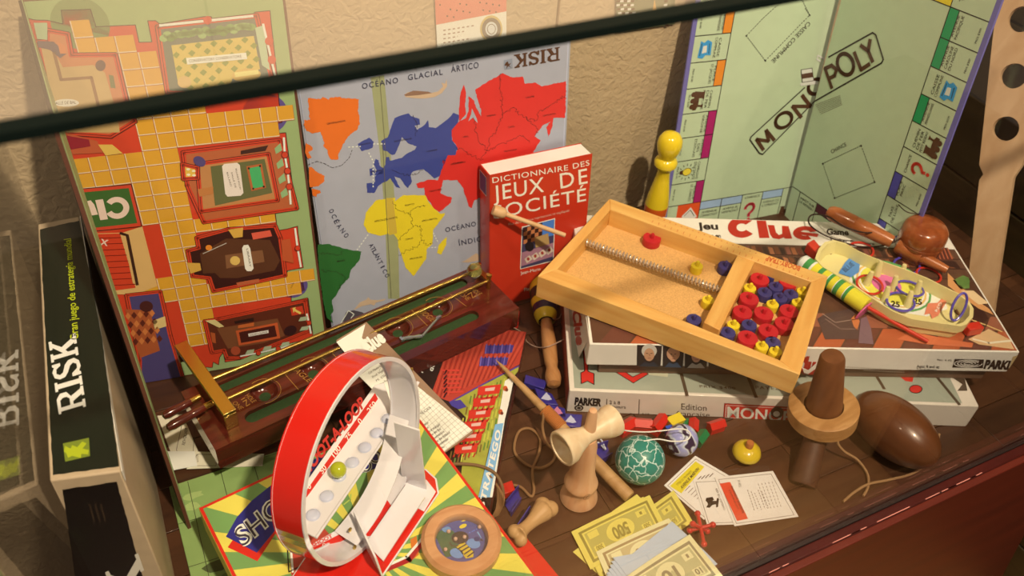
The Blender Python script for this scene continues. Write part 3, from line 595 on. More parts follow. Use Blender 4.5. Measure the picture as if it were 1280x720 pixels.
for k, t, p in ((0, ('PLACE', 'ST. CHARLES'), 'PRIX $140'), (1, ('COMPAGNIE', "D'ÉLECTRICITÉ"), 'PRIX $150'), (2, ('AVENUE', 'DES', 'ÉTATS-UNIS'), 'PRIX $140'), (3, ('AVENUE', 'VIRGINIE'), 'PRIX $160'), (4, ('CHEMIN', 'DE FER', 'PENNSYLVANIE'), 'PRIX $200'), (5, ('PLACE', 'ST-JACQUES'), 'PRIX $180'), (6, ('CAISSE', 'COMMUNE'), None), (7, ('AVENUE', 'TENNESSEE'), 'PRIX $180'), (8, ('AVENUE', 'NEW YORK'), 'PRIX $200')): cell_text(L_, 'L', k, t, p)
for k, t, p in ((8, ('', 'AVENUE', 'PACIFIQUE'), 'PRIX $300'), (7, ('', 'AVENUE', 'CAROLINE', 'DU NORD'), 'PRIX $300'), (6, ('CAISSE', 'COMMUNE'), None), (5, ('', 'AVENUE', 'PENNSYLVANIE'), 'PRIX $320'), (4, ('CHEMIN', 'DE FER', 'PETIT RÉSEAU'), 'PRIX $200'), (3, ('CHANCE',), None), (2, ('', 'PLACE', 'PARC'), 'PRIX $350'), (1, ('TAXE', 'DE LUXE'), None)): cell_text(R_, 'R', k, [x for x in t if x] if t[0] else [' .'] [:0] + list(t[1:]), p)
def loco(sh, cx, cy, s, rot, m=BROWNINK, lay=5):
    c, n = math.cos(rot), math.sin(rot)
    def p(x, y): return (cx + (x * c - y * n) * s, cy + (x * n + y * c) * s)
    sh.poly([p(-.5, -.18), (p(.5, -.18)), p(.5, .02), p(.34, .1), p(.36, .3), p(.44, .38), p(.2, .38), p(.26, .3), p(.24, .12), p(-.1, .12), p(-.1, .3), p(-.02, .4), p(-.5, .4), p(-.42, .3)], m, lay)
    for x in (-.34, .0, .3): sh.arc(p(x, -.24), .13 * s, .13 * s, m, lay + .5, n=12)
def quest(sh, cx, cy, s, rot, m, lay=5):
    c, n = math.cos(rot), math.sin(rot)
    def p(x, y): return (cx + (x * c - y * n) * s, cy + (x * n + y * c) * s)
    P = [p(.26 * math.cos(t), .24 + .26 * math.sin(t)) for t in [math.radians(170 - 17 * i) for i in range(14)]] + [p(-.02, -.12), p(-.0, -.24)]
    sh.line(P, s * .16 * (bs if sh.T((1, 0))[0] != 1 else 1), m, lay); sh.arc(p(0, -.44), .1 * s, .1 * s, m, lay, n=12)
L_.local(bs); loco(L_, .055, c_ + q_ * 4.5, .062, -math.pi / 2); quest_m = M((222, 54, 70))
R_.local(bs); loco(R_, .958, c_ + q_ * 4.5, .062, math.pi / 2); quest(R_, .945, c_ + q_ * 3.5, .058, math.pi / 2, M((226, 58, 40)))
# electric bulb
L_.local(bs); y0 = c_ + q_ * 1.5; L_.arc((.062, y0), .016, .013, M((244, 208, 60)), 5); L_.ring((.062, y0), .016, .013, .0008, bl, 6); L_.poly([(.036, y0 - .006), (.047, y0 - .008), (.047, y0 + .008), (.036, y0 + .006)], BROWNINK, 5)
for i in range(12):
    t = i * math.pi / 6; L_.line([(.06 + .022 * math.cos(t), y0 + .022 * math.sin(t)), (.06 + .029 * math.cos(t), y0 + .029 * math.sin(t))], .0009, bl, 5)
# community chests
for sh, x, k in ((L_, .055, 6), (R_, .945, 6)):
    sh.local(bs); y0 = c_ + q_ * (k + .5); sh.poly([(x - .022, y0 - .026), (x - .004, y0 - .03), (x + .004, y0 - .02), (x + .022, y0 - .022), (x + .02, y0 + .018), (x + .004, y0 + .026), (x - .006, y0 + .018), (x - .018, y0 + .024)], BLU, 5)
    sh.poly([(x - .01, y0 - .014), (x + .006, y0 - .012), (x + .004, y0 + .01), (x - .008, y0 + .008)], M((226, 214, 190)), 6); sh.line([(x - .016, y0 - .02), (x - .014, y0 + .016)], .0009, bl, 6); sh.line([(x + .014, y0 - .016), (x + .012, y0 + .014)], .0009, bl, 6)
# bottom row
def brow(sh, k, m): sh.local(bs); u = c_ + q_ * k; sh.poly([(u, .105), (u + q_, .105), (u + q_, c_), (u, c_)], m, 2); sh.line([(u, .105), (u + q_, .105)], .001, bl, 3)
brow(L_, 0, LBL); brow(L_, 1, LBL); brow(L_, 3, LBL); brow(R_, 6, PUR); brow(R_, 8, PUR)
def btext(sh, k, lines, y=.088):
    sh.local(bs)
    for i, t in enumerate(lines): L = min(.066, .0098 * len(t)); u = c_ + q_ * (k + .5); sh.text(t, (u - L / 2, y - .013 * i), (u + L / 2, y - .013 * i), (u - L / 2, y + .0085 - .013 * i), INK, 4)
btext(L_, 0, ('AVENUE', 'CONNECTICUT')); btext(L_, 1, ('AVENUE', 'VERMONT')); btext(L_, 2, ('CHANCE',), .118); btext(L_, 3, ('AVENUE DE', "L'ORIENT"))
btext(R_, 5, ('IMPÔT SUR', 'LE REVENU'), .112); L_.local(bs); quest(L_, c_ + q_ * 2.5, .062, .066, .1, quest_m); loco(L_, .4595 + .027, .045, .045, 0)
L_.poly([(.014, .014), (c_, .014), (c_, c_), (.014, c_)], bgm, 2); L_.poly([(.05, .05), (c_, .05), (c_, c_), (.05, c_)], RDO, 3); L_.poly([(.07, .09), (.1, .12), (.13, .08), (.1, .055)], M((240, 222, 200)), 4); L_.line([(.08, .09), (.1, .11), (.118, .085)], .001, bl, 5)
R_.local(bs); u = .865 - q_; R_.poly([(u, .865), (.865, .865), (.865, .895), (u, .895)], YEL, 2); R_.poly([(.90, .93), (.935, .905), (.965, .93), (.95, .965), (.92, .965)], M((96, 96, 170)), 4); R_.arc((.935, .93), .014, .016, M((238, 200, 170)), 5); R_.text('ALLEZ', (.885, .885), (.93, .915), (.879, .893), INK, 4)
# centre masthead: traced at its place across the fold
c3 = (2.6667, 800, 0)
def both(fn):
    for sh, lim in ((L_, (0, .5)), (R_, (.5, 1))): sh.px(*c3); fn(sh)
fr_pts = [(366, 455), (780, 108), (790, 115), (812, 195), (806, 210), (408, 514), (398, 508), (365, 466)]
L_.px(*c3); L_.line([(585, 333), (408, 514), (397, 510), (366, 466), (369, 456), (548, 292)], .0022, bl, 5); L_.line([(590, 330), (600, 318)], .0018, bl, 5)
R_.px(*c3); R_.line([(575, 342), (806, 210), (812, 198), (787, 116), (776, 109), (630, 190)], .0022, bl, 5)
def mono_letters():
    L_.px(*c3); w = .0056
    def ov(sh, c, a, bb, w_, rot):  # oval letter
        P = [(c[0] + a * math.cos(t) * math.cos(rot) - bb * math.sin(t) * math.sin(rot), c[1] + a * math.cos(t) * math.sin(rot) + bb * math.sin(t) * math.cos(rot)) for t in [i * math.pi / 14 for i in range(28)]]
        sh.line(P, w_, BROWNINK, 6, closed=True)
    L_.line([(410, 498), (388, 464), (428, 470), (420, 434), (446, 466)], w, BROWNINK, 6)
    ov(L_, (478, 400), 30, 22, w, -.7)
    L_.line([(536, 390), (508, 354), (568, 354), (540, 318)], w, BROWNINK, 6)
    ov(L_, (585, 288), 27, 22, w, -.8)
    R_.px(*c3); ov(R_, (686, 214), 26, 36, w, -.3); R_.line([(640, 292), (618, 228)], w, BROWNINK, 6); R_.line([(618, 228), (640, 218), (656, 232), (650, 252), (630, 262)], w, BROWNINK, 6)
    R_.line([(716, 176), (738, 232), (765, 214)], w, BROWNINK, 6); R_.line([(738, 152), (762, 170), (768, 134)], w, BROWNINK, 6); R_.line([(762, 170), (776, 204)], w, BROWNINK, 6)
mono_letters()
# a plain top hat stand-in beside the letters
L_.px(*c3); L_.poly([(536, 232), (572, 226), (578, 268), (590, 272), (590, 280), (534, 286), (532, 278), (540, 272)], M((226, 214, 190)), 7); L_.line([(536, 232), (572, 226), (578, 268), (540, 274)], .0009, bl, 8, closed=True); L_.poly([(537, 246), (574, 240), (577, 256), (539, 262)], BROWNINK, 8)
L_.line([(612, 195), (592, 184), (588, 196), (600, 204)], .0022, M((226, 214, 190)), 7); L_.line([(612, 195), (625, 205)], .002, M((226, 214, 190)), 7)
for sh in (L_, R_): sh.px(*c3)
L_.line([(565, 50), (548, 25)], .0012, bl, 4, dash=.004); L_.line([(354, 119), (410, 60)], .0012, bl, 4, dash=.004); L_.line([(354, 119), (417, 202)], .0012, bl, 4, dash=.004); L_.line([(417, 202), (565, 50)], .0012, bl, 4, dash=.004); L_.line([(410, 60), (520, -40), (565, 50)], .0012, bl, 4, dash=.004)
for p in ((354, 119), (417, 202), (565, 50)): L_.arc(p, 3, 3, bl, 5, n=8)
walk(L_, 'CAISSE COMMUNE', [(440, 205), (505, 140), (560, 72)][::1], 13, INK) if False else L_.text('CAISSE COMMUNE', (560, 70), (436, 202), (569, 80), INK, 5)
Q = [(610, 545), (738, 485), (783, 607), (650, 660)]
R_.line(Q, .0012, bl, 4, closed=True, dash=.004)
for p in Q: R_.arc(p, 3, 3, bl, 5, n=8)
R_.text('CHANCE', (640, 512), (690, 486), (636, 500), INK, 5)
for i in range(7): R_.line([(585 + i * 3, 350 + i * 5), (668 + i * 1, 318 + i * 5)], .0007, M((120, 110, 86)), 4)
L_.build('printed_squares', tb); R_.build('printed_squares', tb)

# ------------------------------------------------------------------ red dictionary
bo = PZ(644, 377.5, 0); bV = V3((0, .10, .995)); bk = Sheet(bo, (1, -.03, 0), bV); bk.px(1, 0, 0)
book = thing('book', bo + V3((.05, .02, 0)), 'thick red paperback dictionary of games standing upright against the map', 'book')
u0, v1 = bk.from_px(612, 219); u1 = bk.from_px(740, 197)[0]
RB = M((206, 52, 28), .38, coat=.25, bump=0); dep = .030
P = lambda u, v, d=0: bk.O + bk.U * u + bk.V * v - bk.N * d
b = MB(); b.prism([P(u0, 0), P(u1, 0), P(u1, v1), P(u0, v1)], -bk.N * .0006, RB)
b.prism([P(u0, 0, dep), P(u1, 0, dep), P(u1, v1, dep), P(u0, v1, dep)], -bk.N * .0006, RB)
b.prism([P(u0, 0, 0), P(u0 - .001, 0, .004), P(u0 - .001, 0, dep - .003), P(u0, 0, dep), P(u0 + .0008, 0, dep), P(u0 + .0008, 0, 0)], bk.V * v1, RB); b.build('cover', book)
b = MB(); n = 40
b.prism([P(u0 + .0008, .002, .0007), P(u1 - .001, .002, .0007), P(u1 - .001, .002, dep), P(u0 + .0008, .002, dep)], bk.V * (v1 - .003), WHITE); b.build('page_block', book)
bs_ = Sheet(P(u0 - .0010, 0, dep), -bk.N * -1, bk.V) if False else None
W2 = M((248, 232, 208), .5); bk.px(3.2, 360, 200)
bk.text('DICTIONNAIRE', (818, 92), (1120, 40), (816, 70), W2, 3, .004, 1.1); bk.text('DES', (1140, 35), (1206, 20), (1138, 14), W2, 3, .004, 1.1)
bk.text('JEUX', (822, 164), (1024, 126), (818, 104), W2, 3, .004, 1.1); bk.text('DE', (1090, 114), (1198, 92), (1086, 54), W2, 3, .004, 1.2); bk.text('SOCIÉTÉ', (822, 236), (1192, 162), (817, 184), W2, 3, .004, 1.1)
bk.text('Plus de mille jeux représentés et expliqués', (882, 262), (1125, 205), (881, 252), M((236, 180, 150)), 3)
bk.poly([(935, 267), (1068, 232), (1062, 404), (928, 437)], W2, 2); bk.poly([(938, 270), (1065, 236), (1059, 401), (931, 434)], M((70, 62, 90)), 3)
bk.poly([(1015, 250), (1065, 236), (1062, 300), (1015, 312)], M((80, 130, 200)), 4)
for i in range(5):
    for j in range(4): bk.poly([(942 + i * 15, 272 + j * 16 - i * 4), (957 + i * 15, 268 + j * 16 - i * 4), (956 + i * 15, 284 + j * 16 - i * 4), (941 + i * 15, 288 + j * 16 - i * 4)], M((200, 120, 70) if (i + j) % 2 else (60, 30, 24)), 4)
bk.poly([(933, 370), (1061, 330), (1058, 385), (931, 425)], M((176, 120, 130)), 4); bk.arc((965, 345), 18, 20, M((30, 22, 26)), 6)
for i in range(4): bk.poly([(945 + i * 28, 395 - i * 12), (965 + i * 28, 380 - i * 12), (978 + i * 28, 395 - i * 11), (955 + i * 28, 412 - i * 11)], M((226, 200, 170)), 5); bk.arc((960 + i * 28, 395 - i * 12), 6, 7, M((170, 60, 50)), 6, n=10)
bk.poly([(985, 310), (1040, 292), (1045, 335), (990, 350)], M((190, 150, 90)), 5)
bk.text('Jean-Marie', (930, 458), (1010, 440), (929, 446), W2, 3); bk.text('Flammarion', (945, 525), (1030, 505), (944, 512), W2, 3)
bk.build('cover_print', book)
sp = Sheet(P(u0 - .0011, 0, .004), -bk.N, bk.V); sp.local(); sp.poly([(.003, .205), (.024, .205), (.024, .178), (.003, .178)], M((90, 70, 110)), 2)
sp.line([(.003, .205), (.024, .205), (.024, .178), (.003, .178)], .0008, W2, 3, closed=True); sp.build('spine_print', book)

# ------------------------------------------------------------------ stacked game boxes on the right
def game_box(root, A, B, wd, z0, z1, side, top, under=None, lap=.7, ins=.985):
    """telescoping cardboard box: lid (walls over the tray) with its front edge A->B"""
    A = V3((A[0], A[1], z0)); B = V3((B[0], B[1], z0)); q = rect4(A, B, wd); h = z1 - z0
    b = MB(); c = [p + Z * (h * (1 - lap)) for p in q]
    b.prism(c, Z * (h * lap), side); b.build('lid', root, bevel=.0012)
    cen = sum(q, V3((0, 0, 0))) / 4; b = MB(); b.prism([cen + (p - cen) * ins for p in q], Z * (h * (1 - lap) + .001), under or side); b.build('tray', root, bevel=.0008)
    t = Sheet(q[0] + Z * h, B - A, Z.cross(B - A).normalized()); f = Sheet(q[0], B - A, (0, 0, 1)); l = Sheet(q[3], q[0] - q[3], (0, 0, 1))
    r = Sheet(q[1], q[2] - q[1], (0, 0, 1))
    return q, t, f, l, r
mA = PZ(712, 488, .04); mB = PZ(1224, 508, .04)
mono = thing('game_box', (mA + mB) / 2 * V3((1, 1, 0)).x if False else V3(((mA.x + mB.x) / 2, (mA.y + mB.y) / 2 + .1, 0)), 'white and grey-green property trading game box under the mansion game box', 'game box')
WB = M((240, 214, 184), .45, coat=.1); GG = M((170, 164, 136), .5)
q, t, f, l, r = game_box(mono, mA, mB, .255, 0, .04, WB, WB, lap=.96)
W_ = (mB - mA).length; t.local(); t.poly([(.006, .004), (W_ - .02, .004), (W_ - .02, .25), (.006, .25)], GG, 1)
t.px(4.2367, 700, 370)
dk = M((86, 64, 44)); RA = M((214, 46, 34)); t.line([(632, 375), (672, 525)], .0042, dk, 2); t.line([(985, 400), (1038, 535)], .0042, dk, 2)
t.poly([(122, 290), (148, 290), (148, 400), (180, 412), (180, 470), (146, 452), (112, 465), (110, 408), (130, 398)], RA, 3); t.line([(122, 290), (130, 398), (110, 408), (112, 465), (146, 452), (180, 470), (180, 412), (148, 400), (148, 290)], .0011, BLACK, 4)
t.poly([(228, 360), (285, 362), (258, 380)], RA, 3); t.poly([(288, 400), (318, 385), (385, 430), (420, 412), (445, 402), (468, 414), (388, 462)], RA, 3); t.line([(288, 400), (388, 462), (468, 414), (445, 402), (385, 430), (318, 385)], .0009, BLACK, 4, closed=True)
t.text('PRIX $400', (740, 485), (930, 496), (738, 472), dk, 3, .01, 1.2); t.text('PAYEZ $10', (1036, 492), (1250, 504), (1034, 476), dk, 3, .01, 1.2)
t.poly([(440, 385), (575, 380), (570, 430), (470, 418)], M((206, 190, 150)), 3)
t.px(2.4, 880, 420); t.line([(516, 118), (540, 158)], .0042, dk, 2); t.line([(700, 125), (765, 205)], .0042, dk, 2); t.poly([(582, 118), (628, 124), (625, 138), (605, 136)], RA, 3); t.arc((635, 160), 19, 12, RA, 3); t.ring((635, 160), 19, 12, .0010, BLACK, 4)
t.poly([(742, 124), (782, 128), (790, 165), (760, 165), (775, 145)], dk, 3)
t.build('lid_print', mono)
f.local(); f.poly([(.001, .001), (W_ - .001, .001), (W_ - .001, .039), (.001, .039)], WB, .5); f.px(4.2367, 700, 370); f.text('PARKER', (76, 574), (218, 582), (80, 538), BLACK, 2, .06); f.arc((100, 592), 24, 16, BLACK, 2); f.ring((100, 592), 13, 8, .0012, WB, 3); f.text('2 à 8', (262, 570), (318, 574), (262, 553), INK, 2, .01); f.text('Joueurs', (262, 590), (348, 596), (262, 574), INK, 2, .01); f.text('8 ans', (262, 612), (306, 616), (262, 596), INK, 2, .01); f.text('et plus', (332, 634), (400, 638), (332, 616), INK, 2, .01)
f.text('A10', (430, 636), (474, 640), (430, 618), INK, 2, .01); f.line([(248, 545), (246, 618)], .0009, INK, 2); f.line([(420, 548), (417, 640)], .0009, INK, 2)
f.text('Edition', (642, 600), (776, 608), (642, 568), INK, 2); f.text('française', (616, 634), (792, 642), (616, 608), INK, 2)
f.poly([(872, 568), (1440, 600), (1436, 690), (866, 648)], RA, 2); f.line([(872, 568), (1440, 600), (1436, 690), (866, 648)], .0010, M((150, 26, 26)), 3, closed=True); f.line([(880, 577), (1432, 607), (1428, 682), (875, 641)], .0008, W2, 3, closed=True)
f.text('MONOPOLY', (884, 640), (1400, 682), (886, 584), W2, 4, .02); f.arc((1150, 615), 34, 30, M((60, 50, 44)), 5); f.arc((1146, 622), 18, 15, W2, 6); f.build('front_print', mono)
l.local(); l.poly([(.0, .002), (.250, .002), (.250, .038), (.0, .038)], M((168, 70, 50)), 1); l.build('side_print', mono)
r.local(); r.poly([(.0, .002), (.25, .002), (.25, .038), (.0, .038)], WB, 1); r.build('side_print', mono)

cA = PZ(737, 430, .10); cB = PZ(1275, 440, .10); cC = PZ(717, 263, .10)
CR = M((246, 224, 196), .4, coat=.15)
clb = thing('game_box', V3(((cA.x + cB.x) / 2, (cA.y + cB.y) / 2 + .11, .04)), 'white mansion mystery game box with library painting, topmost of the right stack', 'game box')
q, t, f, l, r = game_box(clb, cA, cB, .246, .0405, .10, CR, CR, lap=.60, under=M((120, 84, 60)), ins=.93)  # tray inset and coloured dark brown to paint the shade below the lid
W_ = (cB - cA).length; t.local(); t.clip = (.004, W_ - .003, .002, .243)
pb = M((96, 60, 42), .35, var=.35, scale=45, coat=.2); t.poly([(.004, .002), (W_, .002), (W_, .192), (.004, .192)], pb, 1)
t.local(); yy = .192
wm = [(120, 66, 40), (74, 42, 32), (150, 84, 50), (60, 34, 28), (176, 104, 66), (104, 50, 34), (134, 76, 58)]
for i in range(46):                                    # shelves of books at the back of the painting
    x = .16 + i * .0078; 
    if x > W_ - .01: break
    for j, y0 in enumerate((.172, .152)): t.poly([(x, y0), (x + .006, y0), (x + .006, y0 + random.uniform(.012, .017)), (x, y0 + .015)], M(wm[(i * 3 + j) % 7], .4, coat=.2), 2)
for y0 in (.171, .151, .131): t.line([(.15, y0), (W_ - .005, y0)], .0016, M((58, 32, 24)), 3)
for i in range(14): x = .01 + i * .037; t.poly([(x, .0), (x + .034, .0), (x + .06, .035), (x + .026, .035)], M((188, 92, 52) if i % 2 else (112, 62, 46), .4, coat=.2), 2)
for i in range(13): x = .02 + i * .04; t.poly([(x, .036), (x + .034, .036), (x + .052, .06), (x + .018, .06)], M((110, 66, 54) if i % 2 else (160, 92, 64), .4, coat=.2), 2)
for i in range(26): x = random.uniform(.01, .17); y0 = random.uniform(.04, .17); t.poly([(x, y0), (x + random.uniform(.008, .02), y0 + .004), (x + .018, y0 + random.uniform(.008, .026)), (x - .002, y0 + .02)], M(random.choice(wm), .4, coat=.2), 4)
t.px(3.13, 980, 220)
t.poly([(130, 560), (160, 540), (260, 520), (300, 560), (290, 640), (160, 640)], M((92, 66, 58), .4), 5); t.line([(150, 540), (200, 575), (290, 560)], .0012, M((160, 124, 104)), 6); t.line([(160, 560), (220, 600), (290, 600)], .0010, M((150, 114, 96)), 6)
t.poly([(262, 560), (280, 540), (296, 570), (286, 605), (272, 590)], M((206, 116, 64)), 6); t.poly([(300, 560), (322, 550), (340, 600), (350, 660), (290, 655)], M((130, 96, 96)), 6)
t.poly([(660, 410), (700, 390), (722, 400), (725, 440), (690, 445)], M((104, 132, 60)), 6); t.arc((700, 415), 26, 18, M((90, 122, 54)), 7)
t.poly([(640, 380), (660, 400), (740, 480), (800, 520), (820, 545), (760, 520), (690, 470), (640, 430)], M((222, 150, 88)), 6); t.poly([(690, 450), (740, 450), (800, 500), (760, 505)], M((240, 196, 140)), 7)
t.poly([(560, 282), (640, 282), (660, 330), (590, 330)], M((112, 52, 36)), 6)
for i in range(12): t.line([(562 + i * 7, 285), (574 + i * 7.5, 326)], .0014, M((196, 100, 62) if i % 2 else (90, 44, 34)), 7)
t.poly([(590, 332), (665, 335), (690, 360), (610, 352)], M((58, 30, 24)), 6); t.poly([(720, 640), (800, 600), (880, 640), (900, 680), (760, 660)], M((226, 176, 120)), 6); t.line([(740, 640), (800, 655), (900, 645)], .003, M((244, 218, 176)), 7)
t.poly([(500, 610), (640, 640), (740, 655), (735, 672), (560, 660), (440, 640)], M((214, 110, 66)), 5); t.poly([(660, 480), (760, 490), (800, 560), (740, 600), (690, 560)], M((64, 32, 24)), 5)
t.line([(720, 560), (790, 585), (850, 610)], .0022, M((230, 180, 110)), 7)
t.px(5.144, 880, 260)
t.local(); t.poly([(.004, .194), (W_, .192), (W_, .243), (.004, .243)], CR, 5); t.px(5.144, 880, 260)
CRD = M((190, 42, 26), .4)
def gA(c, ro, ri, a0, a1, kx=1.0, ky=1.0, lay=8):
    P = []; n = 22
    for i in range(n + 1): a = math.radians(a0 + (a1 - a0) * i / n); P.append((c[0] + ro * kx * math.cos(a), c[1] + ro * ky * math.sin(a)))
    for i in range(n, -1, -1): a = math.radians(a0 + (a1 - a0) * i / n); P.append((c[0] + ri * kx * math.cos(a), c[1] + ri * ky * math.sin(a)))
    t.poly(P, CRD, lay)
gA((242, 128), 68, 26, 38, 318, 1.32, .98); t.poly([(335, 72), (395, 76), (420, 196), (355, 196)], CRD, 8)
t.poly([(408, 112), (450, 114), (462, 160), (480, 178), (502, 168), (500, 118), (542, 120), (566, 200), (520, 200), (512, 192), (480, 204), (440, 196), (424, 172)], CRD, 8)
gA((650, 164), 44, 18, 60, 345, 1.8, 1.0); t.poly([(590, 152), (735, 170), (728, 190), (592, 170)], CRD, 8.2)
t.text('Jeu', (-42, 140), (92, 140), (-48, 98), INK, 8, .035); t.text('Le Mystère en', (-100, 190), (108, 192), (-104, 168), INK, 8, .03); t.text('Game', (788, 172), (930, 178), (786, 136), INK, 8, .035)
t.px(5.143, 980, 280); t.text('Parker Brothers', (298, 106), (580, 138), (298, 92), INK, 8, .02)
t.build('lid_print', clb)
f.local(); f.clip = None; f.poly([(.001, .024), (W_ - .001, .024), (W_ - .001, .0585), (.001, .0585)], CR, .5); f.px(4.2367, 700, 370)
def face(x0, x1, hair, skin, coat_, bald=False):
    f.poly([(x0, 258 + (x0 - 408) * .03), (x1, 262 + (x1 - 540) * .03), (x1 - 8, 372 + (x1 - 540) * .05), (x0 - 2, 368 + (x0 - 408) * .05)], M((54, 40, 34)), 2)
    cx = (x0 + x1) / 2 - 2; cy = 305 + (cx - 470) * .03; kx = (x1 - x0) / 130
    f.arc((cx, cy - (4 if bald else 16)), 40 * kx, 36, hair, 3); f.arc((cx, cy + 4), 27 * kx, 34, skin, 4); f.poly([(cx - 52 * kx, cy + 66), (cx - 24 * kx, cy + 40), (cx, cy + 50), (cx + 24 * kx, cy + 40), (cx + 50 * kx, cy + 68)], coat_, 5)
    for s_ in (-1, 1): f.line([(cx + s_ * 16 * kx, cy - 4), (cx + s_ * 7 * kx, cy - 3)], .0010, BLACK, 6)
    f.line([(cx - 7 * kx, cy + 22), (cx + 8 * kx, cy + 22)], .0007, M((150, 60, 50)), 6); f.line([(cx, cy), (cx + 3 * kx, cy + 10)], .0006, M((150, 90, 60)), 6)
face(408, 540, M((226, 206, 180)), M((222, 160, 116)), M((60, 56, 60))); face(545, 658, M((222, 156, 112)), M((226, 160, 116)), M((66, 74, 88)), True); face(662, 784, M((60, 34, 24)), M((222, 158, 120)), M((190, 170, 150))); face(788, 896, M((110, 66, 40)), M((206, 140, 104)), M((66, 50, 44))); face(902, 1010, M((60, 38, 30)), M((206, 140, 104)), M((90, 40, 40)))
f.px(2.4, 880, 420); f.text('Clue', (262, 108), (352, 112), (272, 62), CRD, 3, .06); f.text('No. 4 43', (700, 74), (742, 76), (700, 68), INK, 3); f.text('Ages: 8 and up', (638, 94), (706, 96), (638, 86), INK, 3, .01); f.text('2 to 6 players', (638, 103), (698, 105), (638, 96), INK, 3, .01)
f.line([(422, 92), (600, 102)], .0016, M((176, 150, 124)), 3, dash=.003); f.line([(480, 102), (600, 108)], .0016, M((176, 150, 124)), 3, dash=.003)
f.poly([(752, 68), (840, 70), (836, 96), (744, 94)], M((56, 34, 24)), 3)
for k in range(4): f.ring((792, 82), 42 - k * 10, 11 - k * 2.7, .0012, CR, 4, n=20, a0=20 * k, a1=320 + 20 * k)
f.clip = (0, W_, .024, .0595); f.poly([(926, 62), (952, 54), (946, 96), (930, 124), (906, 126)], M((206, 168, 112)), 2); f.text('PARKI', (838, 96), (912, 99), (846, 72), M((56, 34, 24)), 4, .06); f.build('front_print', clb)
tp0 = [PP(960 + x / 3, 420 + y / 3, f.O + f.N * .004, f.N) for x, y in ((128, 118), (150, 128), (186, 98), (182, 118), (150, 140), (134, 136))]
b = MB(); b.prism(tp0, f.N * .001, CR); b.build('torn_paper', clb)
# loose end flap with the title, hanging at the left corner
l.px(4.5, 640, 340); fl0 = [PP(700 + x / 4.2367, 370 + y / 4.2367, l.O + l.N * .004, l.N + V3((0, 0, .1))) for x, y in [(46, 30), (146, 62), (160, 220), (102, 322)]]
flap = MB(); flap.prism(fl0, l.N * .0008, CR); flap.build('torn_flap', clb)
fs = Sheet(fl0[0] + l.N * .001, fl0[1] - fl0[0], fl0[3] - fl0[0]); fs.px(4.2367, 700, 370); fs.text('Clue', (66, 78), (90, 262), (104, 70), CRD, 2, .05); fs.build('flap_print', clb)

# ------------------------------------------------------------------ worn green and black world conquest box, on edge by the left pane
zr = .27; pF = PZ(151, 589, zr); pFl = PZ(62, 601, zr); pB = PZ(99, 270, zr); pBl = PZ(47, 280, zr)
rb = thing('game_box', V3(((pF.x + pBl.x) / 2, (pF.y + pB.y) / 2, 0)), 'worn dark green and black conquest game box standing on edge by the left glass pane', 'game box')
TAN = M((196, 162, 122), .6, var=.12, scale=90); BKG = M((16, 26, 16), .3, coat=.35); BK = M((14, 12, 12), .32, coat=.3)
b = MB(); b.prism([pFl, pF, pB, pBl], -Z * .235, TAN); b.build('lid', rb, bevel=.0015)
cen = (pFl + pF + pB + pBl) / 4; b = MB(); b.prism([cen + (p - cen) * .97 - Z * .23 for p in (pFl, pF, pB, pBl)], -Z * .04, TAN); b.build('tray', rb, bevel=.001)
ts = Sheet(pFl, pF - pFl, pBl - pFl); ts.px(2.25, 0, 400)
ts.px(1, 0, 0); ts.poly(jag([(66, 594), (149, 583), (127, 420), (99, 276), (50, 287), (58, 440)], .5), BKG, 1)
ts.px(2.769, 0, 460); ts.poly([(218, 262), (308, 242), (312, 305), (226, 325)], M((120, 128, 36)), 2)
ts.poly([(225, 270), (245, 280), (250, 268), (268, 275), (285, 255), (300, 262), (286, 280), (308, 285), (305, 300), (282, 298), (280, 312), (250, 305), (236, 312), (230, 296), (222, 290)], M((176, 178, 30)), 3)
slabword(ts, 'RISK', (298, 134), (262, -118), (204, 162), M((240, 222, 196)), BKG, 3)
ts.px(3.2, 0, 200); ts.text('Gran juego de estrategia mundial', (314, 716), (284, 314), (282, 722), M((196, 196, 30)), 3, .01)
ts.build('spine_print', rb)
fs = Sheet(pFl, pF - pFl, (0, 0, 1)); fs.px(1, 0, 0); fs.poly(jag([(78, 612), (146, 602), (200, 800), (120, 900)], .5), BK, 1); slabword(fs, 'RISK', (228, 850), (173, 692), (186, 872), M((236, 214, 184)), BK, 3)
for i in range(3): fs.line([(112 + i * 7, 630), (118 + i * 7, 652)], .0016, M((70, 50, 34)), 2, dash=.003)
fs.build('end_print', rb)
rs = Sheet(pF, pB - pF, (0, 0, 1)); rs.px(1, 0, 0); rs.poly([(154, 592), (160, 600), (205, 860), (235, 760), (150, 400), (104, 276), (128, 420)], M((206, 176, 138), .6, var=.15), .5) if False else None
# worn white strip where the lid paper is folded over the long edge
b = MB(); b.prism([pF + V3((.0004, -.0004, 0)), pB + V3((.0004, 0, 0)), pB + V3((.0004, 0, -.012)), pF + V3((.0004, -.0004, -.012))], (.0006, 0, 0), M((236, 216, 188))); b.build('paper_edge', rb)
